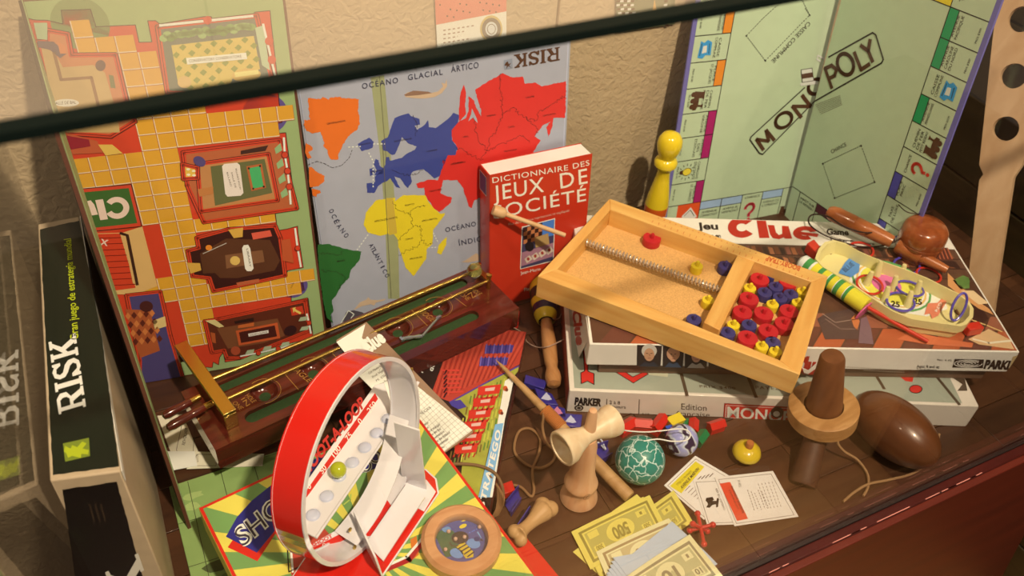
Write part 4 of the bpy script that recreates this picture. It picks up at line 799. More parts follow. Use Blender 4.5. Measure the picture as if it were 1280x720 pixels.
# ================================================================== LEFT AND CENTRE
def cut(o, cutter):
    """bowls and grooves: subtract a solid for good, nothing is left over"""
    c = cutter.build('cutter', None, smooth=False); c.location = c.location
    md = o.modifiers.new('b', 'BOOLEAN'); md.object = c; md.operation = 'DIFFERENCE'; md.solver = 'EXACT'
    bpy.context.view_layer.update(); dg = bpy.context.evaluated_depsgraph_get(); me = bpy.data.meshes.new_from_object(o.evaluated_get(dg))
    o.modifiers.clear(); o.data = me; bpy.data.objects.remove(c)
    me.polygons.foreach_set('use_smooth', [True] * len(me.polygons)); me.set_sharp_from_angle(angle=math.radians(35))
def card(root_name, pts_px, z, label, cat_, group=None, col=WHITE, t=.0006, part='card_stock', Tk=(1, 0, 0), z2=None):
    k, x0, y0 = Tk; P = [PZ(x0 + x / k, y0 + y / k, z) for x, y in pts_px]; c = sum(P, V3((0, 0, 0))) / len(P)
    r = thing(root_name, V3((c.x, c.y, z)), label, cat_, group)
    slab(P, Z * t, col, part, r, 0)
    s_ = Sheet(P[0] + Z * t, P[1] - P[0], Z.cross(P[1] - P[0]).normalized()); s_.px(k, x0, y0); return r, s_
# green map board lying flat
gb = thing('game_board', (.07, .5, 0), 'green landscape map game board lying flat under the yellow toy box', 'game board')
gg = M((148, 166, 92), .5, var=.32, scale=16); A_ = V3((-.0455, .36, 0)); Bq = [A_, V3((.115, .36, 0)), V3((.115, .652, 0)), V3((-.0455, .652, 0))]
slab(Bq, Z * .0028, gg, 'board_panel', gb)
s_ = Sheet(A_ + Z * .0028, (1, 0, 0), (0, 1, 0)); s_.local()
for i in range(6): s_.line([(0, .02 + i * .055), (.158, .012 + i * .055)], .0006, INK, 3)
for i in range(5): s_.line([(.012 + i * .036, .0), (.02 + i * .036, .29)], .0006, INK, 3)
for i in range(34):
    x, y = random.uniform(.005, .155), random.uniform(.01, .285); a = random.uniform(.006, .02)
    s_.poly([(min(.158, max(.001, x + a * random.uniform(.5, 1.1) * math.cos(t))), min(.288, max(.001, y + a * .5 * random.uniform(.5, 1.1) * math.sin(t)))) for t in [k * .7 for k in range(9)]], M(random.choice([(96, 108, 56), (176, 186, 108), (120, 140, 70), (84, 92, 50)]), .5), 1 + .03 * i)
s_.build('printed_map', gb)
# weapon cards at the left end of the putting game
G6 = (4.5, 170, 440); cards = [([(120, 360), (262, 352), (350, 560), (205, 590)], .0004, 'cream weapon card reading REVOLVER lying left of the putting game'),
    ([(285, 660), (312, 560), (720, 575), (712, 642)], .0012, 'cream card with rounded corner under the left end of the putting game'),
    ([(160, 560), (330, 560), (345, 640), (200, 668)], .0020, 'white card peeping out between the revolver card and the folded green board')]
for i, (pp, z, lb) in enumerate(cards):
    r, s_ = card('playing_card', pp, z + (.003 if i else 0), lb, 'card', 'weapon cards by the putting game', CREAM if i < 2 else WHITE, Tk=G6)
    if i == 0:
        s_.line([(228, 548), (262, 392), (330, 425), (322, 560), (232, 565)], .0005, INK, 1, closed=True); s_.text('REVOLVER', (275, 525), (293, 428), (258, 522), INK, 2)
        s_.arc((352, 518), 14, 14, M((96, 60, 50)), 2)
    if i == 1: s_.line([(310, 640), (345, 575), (455, 580), (450, 640)], .0005, INK, 1, closed=True); s_.text('COUTEAU', (350, 620), (352, 575), (334, 619), INK, 2)
    s_.build('printed_face', r)
# ---------------------------------------------------------------- putting game
gz0, gz1 = .0405, .073
FL, FR = PZ(269, 563, gz1), PZ(649, 385, gz1); gu = (FR - FL).normalized(); gv = Z.cross(gu); GL = (FR - FL).length; GWd = .096
gf = thing('tabletop_golf_game', FL + gu * GL / 2 + gv * GWd / 2 - Z * (gz1 - gz0), 'long mahogany putting game with brass rails and green felt grooves', 'toy')
MG = WOOD((74, 22, 14), (104, 36, 22), ang=math.atan2(gu.y, gu.x), scale=9, stretch=8, rough=.16, coat=.6, name='varnished_mahogany'); FELT = M((44, 66, 30), .9, var=.2, scale=300, bump=.4)
b = MB(); b.prism([FL - Z * (gz1 - gz0), FR - Z * (gz1 - gz0), FR + gv * GWd - Z * (gz1 - gz0), FL + gv * GWd - Z * (gz1 - gz0)], Z * (gz1 - gz0), MG)
base = b.build('wooden_base', gf, smooth=False)
gs = Sheet(FL, gu, gv); gs.px(1, 0, 0)
holes = [gs.from_px(*p) for p in ((330, 489), (391, 461), (444, 436), (497, 410), (547, 384))]
def slot(c, u0, u1, v, r, zb):
    n = 10; pts = [gs.at((u1 + r * math.sin(t), v - r * math.cos(t))) for t in [math.pi * i / n for i in range(n + 1)]] + [gs.at((u0 - r * math.sin(t), v + r * math.cos(t))) for t in [math.pi * i / n for i in range(n + 1)]]
    c.prism([p - Z * zb for p in pts], Z * (zb + .01), MG)
fu0 = gs.from_px(318, 524)[0]; fu1, fv = gs.from_px(588, 392); fv = .5 * (fv + gs.from_px(318, 523)[1])
c = MB(); slot(c, fu0, fu1, fv, .0085, .006); cut(base, c); c = MB(); bu0, bv0 = gs.from_px(282, 490); bu1 = GL - .035; bv = .078
slot(c, .03, bu1, bv, .0075, .005); cut(base, c)
for h in holes: c = MB(); c.ball(gs.at(h) + Z * .0055, .0165, MG, seg=20); cut(base, c)
b = MB(); slot(b, fu0, fu1, fv, .0079, .0058); 
def felt(u0, u1, v, r, zb):
    b = MB(); n = 8; pts = [gs.at((u1 + r * math.sin(t), v - r * math.cos(t))) for t in [math.pi * i / n for i in range(n + 1)]] + [gs.at((u0 - r * math.sin(t), v + r * math.cos(t))) for t in [math.pi * i / n for i in range(n + 1)]]
    b.prism([p - Z * zb for p in pts], Z * .0008, FELT); return b.build('felt_strip', gf)
felt(fu0, fu1, fv, .0082, .0059); felt(.03, bu1, bv, .0072, .0049)
for h in holes:
    b = MB(); b.lathe([(1e-5, 0), (.0066, 0), (.0066, -.0008)], FELT, gs.at(h) - Z * .0095, seg=18); b.build('felt_disc', gf)
gold = M((206, 150, 70), .35, metal=.6)
for h in holes: gs.local(); gs.ring(h, .0185, .0185, .0007, gold, 1, n=30, a0=-110, a1=110)
gs.px(1, 0, 0)
for a, b_ in (((353, 464), (373, 487)), ((412, 438), (432, 459)), ((465, 411), (484, 432)), ((515, 388), (534, 407)), ((563, 368), (583, 383))): gs.line([a, b_], .0008, gold, 1)
gs.text('EAGLE', (363, 461), (385, 478), (370, 458), gold, 1); gs.text('BOGIE', (524, 391), (539, 402), (531, 388), gold, 1)
for i, t in enumerate(('HOLE', 'IN', 'ONE')): gs.text(t, (306 - i * 8 + (3 if i == 1 else 0), 495 + i * 4.5), (316 - i * 8, 504 + i * 4.5), (311 - i * 8 + (3 if i == 1 else 0), 492 + i * 4.5), gold, 1); gs.text(t, (588 - i * 7, 363 + i * 3), (598 - i * 7, 370 + i * 3), (593 - i * 7, 360 + i * 3), gold, 1)
gs.build('gilt_lettering', gf)
zr_ = gz1 + .014
for a, b_ in (((258, 477), (598, 337)), ((272, 504), (612, 350))):
    b = MB(); b.tube([PZ(*a, zr_), PZ(*b_, zr_)], .0021, GOLD, seg=10); b.build('rail', gf)
for p in ((598, 337), (611, 350)):
    q = PZ(*p, zr_); b = MB(); b.lathe([(.0001, 0), (.0028, 0), (.0028, zr_ - gz1 + .006), (.0036, zr_ - gz1 + .006), (.0036, zr_ - gz1 + .010), (.0001, zr_ - gz1 + .011)], GOLD, V3((q.x, q.y, gz1)), seg=14); b.build('post', gf)
b = MB(); b.box((PZ(598, 337, zr_) + PZ(611, 350, zr_)) / 2, (.0035, .011, .0015), GOLD, Matrix.Rotation(math.atan2(gv.y, gv.x) - math.pi / 2, 3, 'Z')); b.build('rail_bridge', gf)
zb_ = gz1 + .022; a, c2 = PZ(226, 432, zb_), PZ(288, 519, zb_); d = (c2 - a).normalized(); n_ = Z.cross(d)
b = MB(); b.prism([a - n_ * .0075, c2 - n_ * .0075, c2 + n_ * .0075, a + n_ * .0075], Z * .005, GOLD); b.build('bracket', gf, bevel=.001)
for e in (a + d * .002, c2 - d * .002):
    b = MB(); b.box((e.x, e.y, (gz1 + zb_) / 2), (.0018, .0070, (zb_ - gz1) / 2), GOLD, Matrix.Rotation(math.atan2(d.y, d.x), 3, 'Z')); b.build('bracket_leg', gf, bevel=.0006)
for a, b_ in (((246, 498), (203, 521)), ((263, 505), (208, 536))):
    p, q = PZ(*a, zr_), PZ(*b_, zr_); d = (q - p); L = d.length
    b = MB(); b.lathe([(1e-5, -.004, GOLD), (.0035, -.004, GOLD), (.0038, .006, GOLD), (.0042, .007, MG), (.0050, L * .55, MG), (.0054, L * .85, MG), (.0040, L * .97, MG), (1e-5, L, MG)], MG, p, d, seg=16); b.build('handle', gf)
gm = bpy.data.materials.new('clear_glass'); gm.use_nodes = True; g = gm.node_tree.nodes['Principled BSDF']; g.inputs['Base Color'].default_value = (.82, .97, .96, 1); g.inputs['Transmission Weight'].default_value = 1; g.inputs['Roughness'].default_value = 0; g.inputs['IOR'].default_value = 1.45
q = PZ(593, 338, zr_ + .009); b = MB(); b.ball(q, .0098, gm, seg=28); tag(b.build('glass_marble'), 'clear greenish glass marble resting at the right end of the brass rails', 'marble')
# silver token
SIL = M((196, 190, 180), .25, metal=.9); tk = [PZ(*p, gz1 + .0028) for p in ((502, 424), (512, 422), (528, 420), (534, 413), (541, 405), (548, 397))]
b = MB(); b.tube(cat([tk[0], tk[1], tk[2]], 3), [.0016, .0026, .0022, .0026, .0018, .0028, .0020], SIL, seg=8); b.tube(cat(tk[2:], 3), .0016, SIL, seg=8); b.box(tk[5], (.0036, .0016, .0018), SIL, Matrix.Rotation(.3, 3, 'Z')); b.box(tk[0], (.0016, .0030, .0016), SIL, Matrix.Rotation(.2, 3, 'Z'))
tag(b.build('metal_token', bevel=0), 'small bent silver metal token lying on the green front groove', 'token')
# ---------------------------------------------------------------- red and dark strategy game box
sz = .040; TR = PZ(658, 415, sz); BR = PZ(613, 637, sz); e1 = (BR - TR).normalized(); e2 = Z.cross(e1) * -1
if e2.x > 0: e2 = -e2
SL, SW = .300, .185
stb = thing('game_box', TR + e1 * .15 + e2 * .1 - Z * sz, 'strategy game box with red wooden stockade and toy soldiers on its cover', 'game box')
DR = M((96, 26, 16), .35, coat=.3); q = [TR - Z * sz * .75, TR + e1 * SL - Z * sz * .75, TR + e1 * SL + e2 * SW - Z * sz * .75, TR + e2 * SW - Z * sz * .75]
b = MB(); b.prism(q, Z * sz * .75, DR); b.build('lid', stb, bevel=.001); b = MB(); cen = sum(q, V3((0, 0, 0))) / 4; b.prism([cen + (p - cen) * .985 - Z * sz * .25 for p in q], Z * sz * .26, WHITE); b.build('tray', stb)
ss = Sheet(TR, e1, e2); ss.local(); ss.clip = (.0005, SL - .001, .0005, SW - .001); ss.poly([(0, 0), (SL, 0), (SL, SW), (0, SW)], M((44, 24, 20), .35, coat=.2), 1)
S5 = (4.5, 500, 400); ss.px(*S5); RW_ = M((186, 60, 42), .35, coat=.2); ss.poly([(500, 45), (712, 68), (690, 240), (285, 462), (175, 420), (262, 180)], RW_, 2)
for i in range(30): x = 270 + i * 15; ss.line([(x + 30, 60 + abs(420 - x) * .02), (x - 90 - (x > 420) * 0, 460 - (x - 270) * .42)], .0010, M((140, 42, 32) if i % 2 else (204, 82, 56)), 3)
ss.line([(285, 462), (500, 345), (690, 250)], .0022, M((96, 60, 130)), 4)
ss.poly([(285, 462), (690, 252), (640, 320), (500, 720), (440, 1000), (330, 1000), (360, 720), (420, 600)], M((168, 160, 60), .4, var=.3), 3)
for i in range(12):
    for j in range(7):
        x = 400 + i * 21 - j * 22; yy = 430 + j * 62 - i * 11; ss.line([(x, yy), (x - 8, yy + 40)], .0017, M(random.choice([(96, 128, 48), (200, 190, 70), (120, 90, 40)])), 4)
for i in range(6):
    x = 440 - i * 26; yy = 385 + i * 66; ss.poly([(x + 0, yy - 8), (x + 130, yy - 22), (x + 118, yy + 30), (x - 6, yy + 42)], M((214, 50, 34)), 5)
    for k in range(5): ss.line([(x + k * 28, yy + 38), (x + k * 28 - 10, yy + 56)], .0016, M((190, 40, 30)), 5)
    ss.poly([(x + 40, yy + 2), (x + 95, yy - 6), (x + 90, yy + 14), (x + 38, yy + 18)], M((230, 180, 160)), 6)
for i in range(6): ss.line([(240 + (i % 2) * 8, 285 + i * 25), (330 + (i % 3) * 12, 285 + i * 24)], .0026, M((214, 64, 50)), 5); ss.line([(262, 285 + i * 25), (248, 310 + i * 25)], .002, M((60, 24, 30)), 5)
for x, yy in ((480, 145), (450, 215)):
    ss.poly([(x, yy), (x + 160, yy - 2), (x + 150, yy + 40), (x - 5, yy + 46)], M((70, 54, 120)), 6)
    for k in range(7): ss.line([(x + 8 + k * 22, yy - 6), (x + k * 22, yy + 46)], .0014, M((44, 34, 96) if k % 2 else (120, 96, 160)), 7)
ss.poly([(275, 462), (340, 450), (375, 490), (330, 505), (290, 485)], M((74, 60, 140)), 6)
ss.poly([(590, 345), (645, 312), (610, 480), (590, 560), (520, 1000), (440, 1000), (545, 600)], WHITE, 7); ss.poly([(535, 590), (582, 582), (505, 1000), (440, 1000)], M((132, 176, 204)), 8)
for x, yy in ((592, 388), (565, 520)): ss.arc((x, yy), 13, 16, M((206, 90, 44)), 9, n=9); ss.arc((x + 8, yy + 8), 9, 10, M((120, 50, 30)), 9.5, n=8)
S6 = (4.5, 420, 560); ss.px(3.2, 540, 400)
W3 = M((246, 226, 204)); ss.text('STRATEGO', (186, 730), (272, 440), (166, 724), W3, 10, .03, 1.1) if False else ss.text('STRATEGO', (206, 760), (276, 448), (186, 748), W3, 10, .035, 1.15)
ss.px(4.8, 340, 420); W4 = M((240, 226, 200))
ss.line([(480, 398), (440, 385), (418, 420), (440, 455), (400, 500), (352, 470)], .0058, W4, 4)
ss.px(2.768, 380, 380); ss.text('jeu', (408, 240), (398, 205), (395, 238), W4, 4, .02); ss.text('deux,', (445, 235), (465, 178), (430, 228), W4, 4, .02); ss.arc((383, 192), 9, 9, M((200, 196, 190)), 4)
ss.px(2.5673, 200, 440); ss.poly([(345, 405), (412, 262), (440, 270), (430, 380), (380, 400)], M((236, 190, 160)), 5); ss.poly([(345, 405), (360, 380), (430, 370), (440, 420)], M((210, 90, 60)), 6)
ss.build('cover_print', stb)
rs2 = Sheet(TR - Z * sz, e1, Z); rs2.local(); rs2.line([(.01, .033), (SL - .02, .033)], .0009, W4, 1, dash=.006); rs2.build('side_stitching', stb)
# ---------------------------------------------------------------- yellow toy box
xz0, xz1 = .0405, .080
cT = PZ(515, 510, xz1); cL_ = PZ(248, 635, xz1); eu = (cL_ - cT).normalized(); ev = -Z.cross(eu)
if ev.y > 0: ev = -ev
XW, XH = (cL_ - cT).length, .245
tbx = thing('toy_box', cT + eu * XW / 2 + ev * XH / 2 - Z * (xz1 - xz0), 'yellow and green cardboard toy box with red border and blue banner', 'toy box')
YB_ = M((238, 206, 78), .45, coat=.15); q = [cT, cT + eu * XW, cT + eu * XW + ev * XH, cT + ev * XH]
b = MB(); b.prism([p - Z * (xz1 - xz0) for p in q], Z * (xz1 - xz0), YB_); b.build('box_body', tbx, bevel=.001)
xs = Sheet(cT, eu, ev); xs.local(); xs.clip = (.0, XW, 0, XH)
xs.poly([(0.0005, .0005), (XW - .0005, .0005), (XW - .0005, XH - .0005), (.0005, XH - .0005)], RED, 1); xs.poly([(.0035, .0035), (XW - .0035, .0035), (XW - .0035, XH - .0035), (.0035, XH - .0035)], M((240, 212, 84), .45, coat=.15), 2)
xs.clip = (.0035, XW - .0035, .0035, XH - .0035); gc = (XW * .5, XH * .55); gr = M((124, 158, 84), .45, coat=.15)
for i in range(22):
    a0 = 2 * math.pi * i / 22; a1 = a0 + .145; xs.poly([gc, (gc[0] + .3 * math.cos(a0), gc[1] + .3 * math.sin(a0)), (gc[0] + .3 * math.cos(a1), gc[1] + .3 * math.sin(a1))], gr, 3)
X7 = (3.2, 230, 500); NB = M((44, 44, 120)); W5 = M((246, 236, 216)); xs.px(*X7)
xs.poly([(175, 590), (200, 555), (380, 500), (450, 430), (360, 545), (294, 646)], RED, 4)
xs.poly([(168, 548), (212, 470), (270, 405), (345, 345), (480, 255), (700, 165), (770, 180), (780, 270), (640, 320), (500, 400), (400, 480), (292, 612)], NB, 5)
def outline(t, p0, p1, ph, bold):
    xs.text(t, p0, p1, ph, W5, 7, bold); xs.text(t, p0, p1, ph, M((60, 50, 60)), 8, -.008)
outline('SHO', (238, 590), (408, 442), (196, 528), .05); outline('OO', (722, 300), (800, 232), (690, 262), .05)
xs.poly([(420, 560), (540, 490), (600, 560), (560, 704), (430, 704)], M((196, 70, 50)), 6); xs.line([(412, 560), (420, 690), (520, 640)], .0012, BLACK, 9); xs.line([(425, 560), (436, 690)], .002, W5, 9); xs.line([(600, 700), (780, 690), (900, 640), (960, 560)], .006, M((176, 30, 34)), 8); xs.line([(600, 690), (780, 680), (890, 630), (950, 560)], .0026, W5, 9)
xs.line([(640, 420), (665, 400), (668, 380)], .0016, M((190, 200, 90)), 9); xs.poly([(905, 560), (930, 545), (940, 620), (915, 640)], M((224, 120, 40)), 7)
xs.build('cover_print', tbx)
# ---------------------------------------------------------------- loop toy
WP = M((242, 220, 214), .22, coat=.5, var=.02); RP = M((226, 34, 22), .2, coat=.6, var=.03)
lc = K((.133, .484, .163), .984) + V3((0, 0, .003)); lR = .0981 * .984; lW = .0314 * .984
EN = V3((-.638, .755, -.152)).normalized(); E1 = Z.cross(EN).normalized(); E2 = EN.cross(E1)
lt = thing('marble_loop_toy', PZ(455, 665, xz1 + .002), 'red and white plastic loop toy with score ramp and red base', 'toy')
def band(R, o0, o1, t, a0, a1, mo, mi, n=64, name='loop'):
    b = MB(); vs = []
    for i in range(n + 1):
        a = math.radians(a0 + (a1 - a0) * i / n); d = E1 * math.cos(a) + E2 * math.sin(a); sh = 0
        for r, o in ((R, o0), (R, o1), (R - t, o1), (R - t, o0)): vs.append(lc + d * r + EN * (o + sh))
    fo = []; fi = []
    for i in range(n):
        for j, m in ((0, mo), (1, mi), (2, mi), (3, mi)):
            k = (j + 1) % 4; b.add([vs[i * 4 + j], vs[i * 4 + k], vs[i * 4 + 4 + k], vs[i * 4 + 4 + j]], [[0, 1, 2, 3]], m)
    for i in (0, n): b.add(vs[i * 4:i * 4 + 4], [[0, 1, 2, 3]], mi)
    return b.build(name, lt)
band(lR, 0, lW, .0022, 0, 360, RP, WP); 
for o in (0, lW): band(lR + .0006, o - .0007, o + .0007, .0040, 0, 360, WP if o == 0 else RP, WP, name='loop_rim')
# red base plate with white rim
zb = xz1 + .001; bp_ = [PZ(*p, zb) for p in ((515, 585), (533, 588), (546, 600), (549, 618), (470, 735), (340, 760), (380, 700))]
b = MB(); b.prism(bp_, Z * .003, WP); b.build('base_rim', lt, bevel=.0008)
cc = sum(bp_, V3((0, 0, 0))) / len(bp_); b = MB(); b.prism([cc + (p - cc) * .965 + Z * .0031 for p in bp_], Z * .0012, RP); b.build('base_plate', lt, bevel=.0004)
# brackets
def plate(name, pts, t, m=WP): b = MB(); b.prism(pts, t, m); return b.build(name, lt, bevel=.0006)
zt = zb + .0043; p0, p1 = PZ(503, 603, zt), PZ(533, 613, zt); up = .098
plate('bracket', [p0, p1, p1 + V3((-.006, .002, up)), p0 + V3((-.006, .002, up))], (.0012, .0018, 0))
plate('bracket_foot', [PZ(*p, zt) for p in ((508, 628), (530, 640), (545, 615), (533, 600), (505, 598))], Z * .0012)
b = MB(); b.lathe([(1e-5, .002), (.0026, .002), (.0026, 0)], GOLD, PZ(521, 624, zt), seg=12); b.build('rivet', lt)
p0, p1 = PZ(448, 668, zt), PZ(478, 724, zt); plate('bracket', [p0, p1, p1 + V3((-.004, .006, .030)), p0 + V3((-.002, .004, .036))], (.0020, .0015, 0))
# score ramp
zm = .128; rp = Sheet(PZ(391, 644, zm), PZ(485, 523, zm) - PZ(391, 644, zm), Z.cross(PZ(485, 523, zm) - PZ(391, 644, zm)).normalized()); rp.px(3.2, 230, 500)
q = [rp.w(p) for p in ((455, 470), (500, 560), (855, 62), (812, -40), (760, -50))]
q = [rp.w(p) for p in ((440, 395), (470, 520), (528, 550), (866, 62), (830, 20), (800, -70), (762, -60))]
plate('ramp', q, -Z * .0025); rp.poly([(462, 402), (492, 388), (776, -4), (764, -28)], M((216, 40, 30)), 2)
rp.text('SHOOT-A-LOOP', (470, 330), (726, 20), (452, 288), M((206, 50, 40)), 2, .04)
for t, x, y in (('0', 496, 352), ('50', 548, 290), ('100', 596, 224), ('75', 650, 160), ('0', 700, 92), ('250', 738, 48)): rp.text(t, (x + 6, y + 8), (x + 6 + 9 * len(t), y + 8 - 12 * len(t)), (x - 8, y - 9), W5, 3, .01)
for p, yel in (((515, 460), 0), ((570, 385), 0), ((620, 305), 1), ((672, 250), 0), ((722, 190), 0), ((770, 132), 0), ((815, 75), 0)):
    c = rp.w(p); b = MB(); b.lathe([(.0068, .0002), (.0072, .0006), (.0078, .0001)], WP, c, seg=20); n = 6; b.lathe([(.0068 * math.sin(math.pi / 2 * i / n) + 1e-5, -.0004 + .0034 * math.cos(math.pi / 2 * i / n)) for i in range(n + 1)], M((214, 202, 208), .12, coat=.8), c, seg=20); b.build('cup', lt)
    if yel: b = MB(); b.ball(c + Z * .0105, .0080, M((190, 184, 36), .2, coat=.5), seg=20); tag(b.build('marble'), 'yellow-green marble sitting in a cup of the loop toy ramp', 'marble')
rp.build('score_print', lt)
b = MB(); b.tube([rp.w((528, 552), 1), rp.w((868, 58), 1)], .0014, WP, seg=8); b.build('ramp_rail', lt); b = MB(); b.tube([rp.w((866, 66), 1), PZ(523, 477, .15)], .0018, WP, seg=8); b.build('ramp_strut', lt)
def strip(name, pts, wdv, t, m=WP):
    P = cat(pts, 6); b = MB(); vs = []
    for i, p in enumerate(P):
        f = i / (len(P) - 1); w_ = wdv[0] * (1 - f) + wdv[1] * f; up_ = (P[min(i + 1, len(P) - 1)] - P[max(i - 1, 0)]).cross(w_).normalized()
        for a, c in ((0, 0), (1, 0), (1, 1), (0, 1)): vs.append(p + w_ * (a - .5) + up_ * t * c)
    n = len(P); fs = []
    for i in range(n - 1): fs += [[i * 4 + j, i * 4 + (j + 1) % 4, i * 4 + 4 + (j + 1) % 4, i * 4 + 4 + j] for j in range(4)]
    fs += [[3, 2, 1, 0], [n * 4 - 4, n * 4 - 3, n * 4 - 2, n * 4 - 1]]; b.add(vs, fs, m); return b.build(name, lt)
def D2(a, b_, z): return PZ(*b_, z) - PZ(*a, z)
strip('inner_track', [PZ(432, 673, .098), PZ(463, 631, .110), PZ(486, 580, .126), PZ(499, 522, .146)], (D2((418, 664), (446, 682), .10), D2((487, 518), (511, 526), .146)), .0018)
strip('launch_ramp', [PZ(468, 690, .088), PZ(492, 654, .092), PZ(520, 612, .098)], (D2((454, 672), (476, 694), .09), D2((508, 596), (530, 614), .098)), .0018)
for p, z in (((437, 662), .106), ((375, 671), .10), ((443, 684), .094), ((514, 462), .19)):
    b = MB(); b.lathe([(1e-5, .0016), (.0022, .0012), (.0024, 0)], GOLD, PZ(*p, z), EN * -1 if EN.z < 0 else EN, seg=10); b.build('rivet', lt)
lg = Sheet(PZ(392, 690, .092), PZ(432, 668, .092) - PZ(392, 690, .092), V3((.1, .5, .85))); plate('badge', [lg.from_px and lg.w(p) for p in ((392, 696), (434, 676), (418, 664), (386, 682))], Z * -.001)
lg.poly([(391, 693), (432, 674), (426, 667), (388, 686)], RED, 2); lg.text('SHOOT', (391, 684), (416, 671), (389, 680), RED, 3, .03); lg.text('0', (404, 684), (408, 682), (402, 680), W5, 3); lg.build('badge_print', lt)
# ---------------------------------------------------------------- bee puzzle
pc = PZ(577, 671, .096); pz = thing('bead_maze_puzzle', V3((pc.x, pc.y, xz1)), 'round wooden puzzle with a bee picture under clear cover', 'puzzle')
LW_ = WOOD((206, 136, 84), (222, 156, 102), scale=20, stretch=6, rough=.45, name='pale_wood')
R0_ = .0385; b = MB(); b.lathe([(R0_ - .011, -.0165), (R0_ - .002, -.0165), (R0_, -.0145), (R0_ + .0004, -.004), (R0_ - .003, -.0002), (R0_ - .008, .0005), (R0_ - .0125, -.0006), (R0_ - .0135, -.003), (R0_ - .0135, -.012), (R0_ - .011, -.0165)], LW_, pc, seg=48); b.build('wooden_ring', pz)
ri = R0_ - .0133; b = MB(); b.lathe([(1e-5, -.011), (ri, -.011), (ri, -.0125), (1e-5, -.0125)], M((86, 84, 140), .4), pc, seg=36); b.build('backing', pz)
ps = Sheet(pc - Z * .0109, (1, 0, 0), (0, 1, 0)); ps.px(5.333, 500, 600)
def ell(c, rx, ry, m, lay, rot=0): ps.arc(c, rx, ry, m, lay, n=20, rot=rot)
ps.clip = (-.020, .020, -.022, .022); ell((310, 420), 80, 95, M((70, 100, 60)), 1); ell((310, 330), 30, 20, M((110, 150, 190)), 2); ell((425, 265), 26, 11, YEL, 2, -.3); ell((420, 308), 26, 13, YEL, 2, -.4); ell((400, 385), 58, 42, M((64, 44, 40)), 3, -.1); ell((490, 425), 46, 32, M((120, 156, 206)), 3, .2); ell((378, 490), 46, 32, M((120, 156, 206)), 3, .3)
ps.poly([(375, 445), (425, 410), (490, 480), (490, 515), (440, 525)], M((236, 190, 40)), 3)
for i in range(4): ps.line([(385 + i * 22, 462 + i * 17), (440 + i * 18, 430 + i * 17)], .0013, M((54, 50, 60)), 4)
ell((512, 395), 20, 16, M((40, 50, 110)), 4); ps.line([(520, 350), (545, 385)], .0022, M((130, 166, 220)), 5); ps.line([(540, 400), (585, 405)], .0020, M((54, 44, 60)), 5); ps.line([(330, 415), (345, 440), (385, 440)], .0012, M((80, 60, 40)), 4); ps.line([(460, 355), (490, 340), (520, 325)], .0012, M((96, 126, 206)), 4, dash=.003)
ps.build('bee_picture', pz)
b = MB(); b.lathe([(1e-5, -.0024), (ri + .0004, -.0024), (ri + .0004, -.0034), (1e-5, -.0034)], GLASS('puzzle_cover', haze=.03), pc, seg=36); b.build('clear_cover', pz)
ps.px(5.333, 500, 600)
for i, p in enumerate(((325, 350), (370, 400), (430, 387), (530, 320), (303, 470), (228, 372), (226, 395), (222, 420), (240, 340))):
    b = MB(); b.ball(ps.w(p) + Z * .0021, .0021 if i < 5 else .0012, M((232, 176, 140), .25, coat=.4), seg=10); tag(b.build('bead'), 'small pinkish bead inside the bee puzzle, ' + ('at the left rim by the sky', 'on the left eye of the bee', 'on the right eye of the bee', 'at the upper right', 'at the lower left on the green', 'second in the row at the left rim', 'third in the row at the left rim', 'lowest in the row at the left rim', 'topmost in the row at the left rim')[i], 'bead', 'beads loose in the bee puzzle')
# ---------------------------------------------------------------- detective note pad
n0, n1, n2_, n3 = PZ(420, 425, .0925), PZ(458, 402, .0925), PZ(592, 540, .0500), PZ(546, 573, .0500)
nu = (n1 - n0).normalized(); nvv = ((n3 - n0).normalized() + (n2_ - n1).normalized()).normalized(); nn = nvv.cross(nu).normalized()
if nn.z < 0: nn = -nn
npd = thing('notepad', (n0 + n2_) / 2 - Z * .004, 'brown cardboard detective note pad with squared check sheet', 'notepad')
slab([n0, n1, n2_, n3], -nn * .0026, M((160, 120, 88), .6), 'card_backing', npd); ns = Sheet(n0, n1 - n0, n3 - n0); ns.N = nn; ns.px(2.768, 380, 380)
P = [ns.w(p, 1) for p in [(185, 285), (265, 215), (585, 437), (462, 535)]]; S_P = [(197, 262), (262, 235), (582, 437), (470, 525)]
P = [ns.w(p, 1) for p in [(190, 250), (272, 190), (583, 437), (465, 527)]]; slab(P, nn * .0012, M((248, 236, 218), .6), 'paper_sheets', npd)
ns.poly([(112, 132), (212, 70), (200, 118), (235, 150), (180, 190), (150, 180)], W5, 3); ns.text('Clue', (218, 178), (284, 128), (190, 140), W5, 14, .05)
L14 = 14; ns.text('SUSPECTS', (228, 214), (268, 190), (224, 208), INK, L14)
for i, t in enumerate(('Col. Moutarde', 'Prof. Violet', 'M. Olive', 'Mme Pervenche')): ns.text(t, (225 + i * 13, 246 + i * 13), (268 + i * 13, 218 + i * 13), (221 + i * 13, 239 + i * 13), INK, L14)
ns.text('PIÈCES', (398, 390), (440, 362), (393, 383), INK, L14)
for i, t in enumerate(('Cuisine', 'Salon', 'Salle à manger', 'Salle de bal', 'Conservatoire', 'Salle de billard', 'Bibliothèque', 'Studio')): ns.text(t, (405 + i * 8.5, 432 + i * 11.5), (405 + i * 8.5 + len(t) * 3.6, 432 + i * 11.5 - len(t) * 2.5), (401 + i * 8.5, 425 + i * 11.5), INK, L14, .008)
gl_ = M((150, 130, 116))
for i in range(9): f = i / 8; ns.line([(330 + f * 118 * .0 + i * 6.2, 262 + i * -4.4 + 20), (452 + 15 + i * 14, 527 - 0 - i * 11)][:2] if False else [(300 + i * 9, 300 - i * 6.5), (468 + i * 14.2, 524 - i * 10.7)], .0003, gl_, 12)
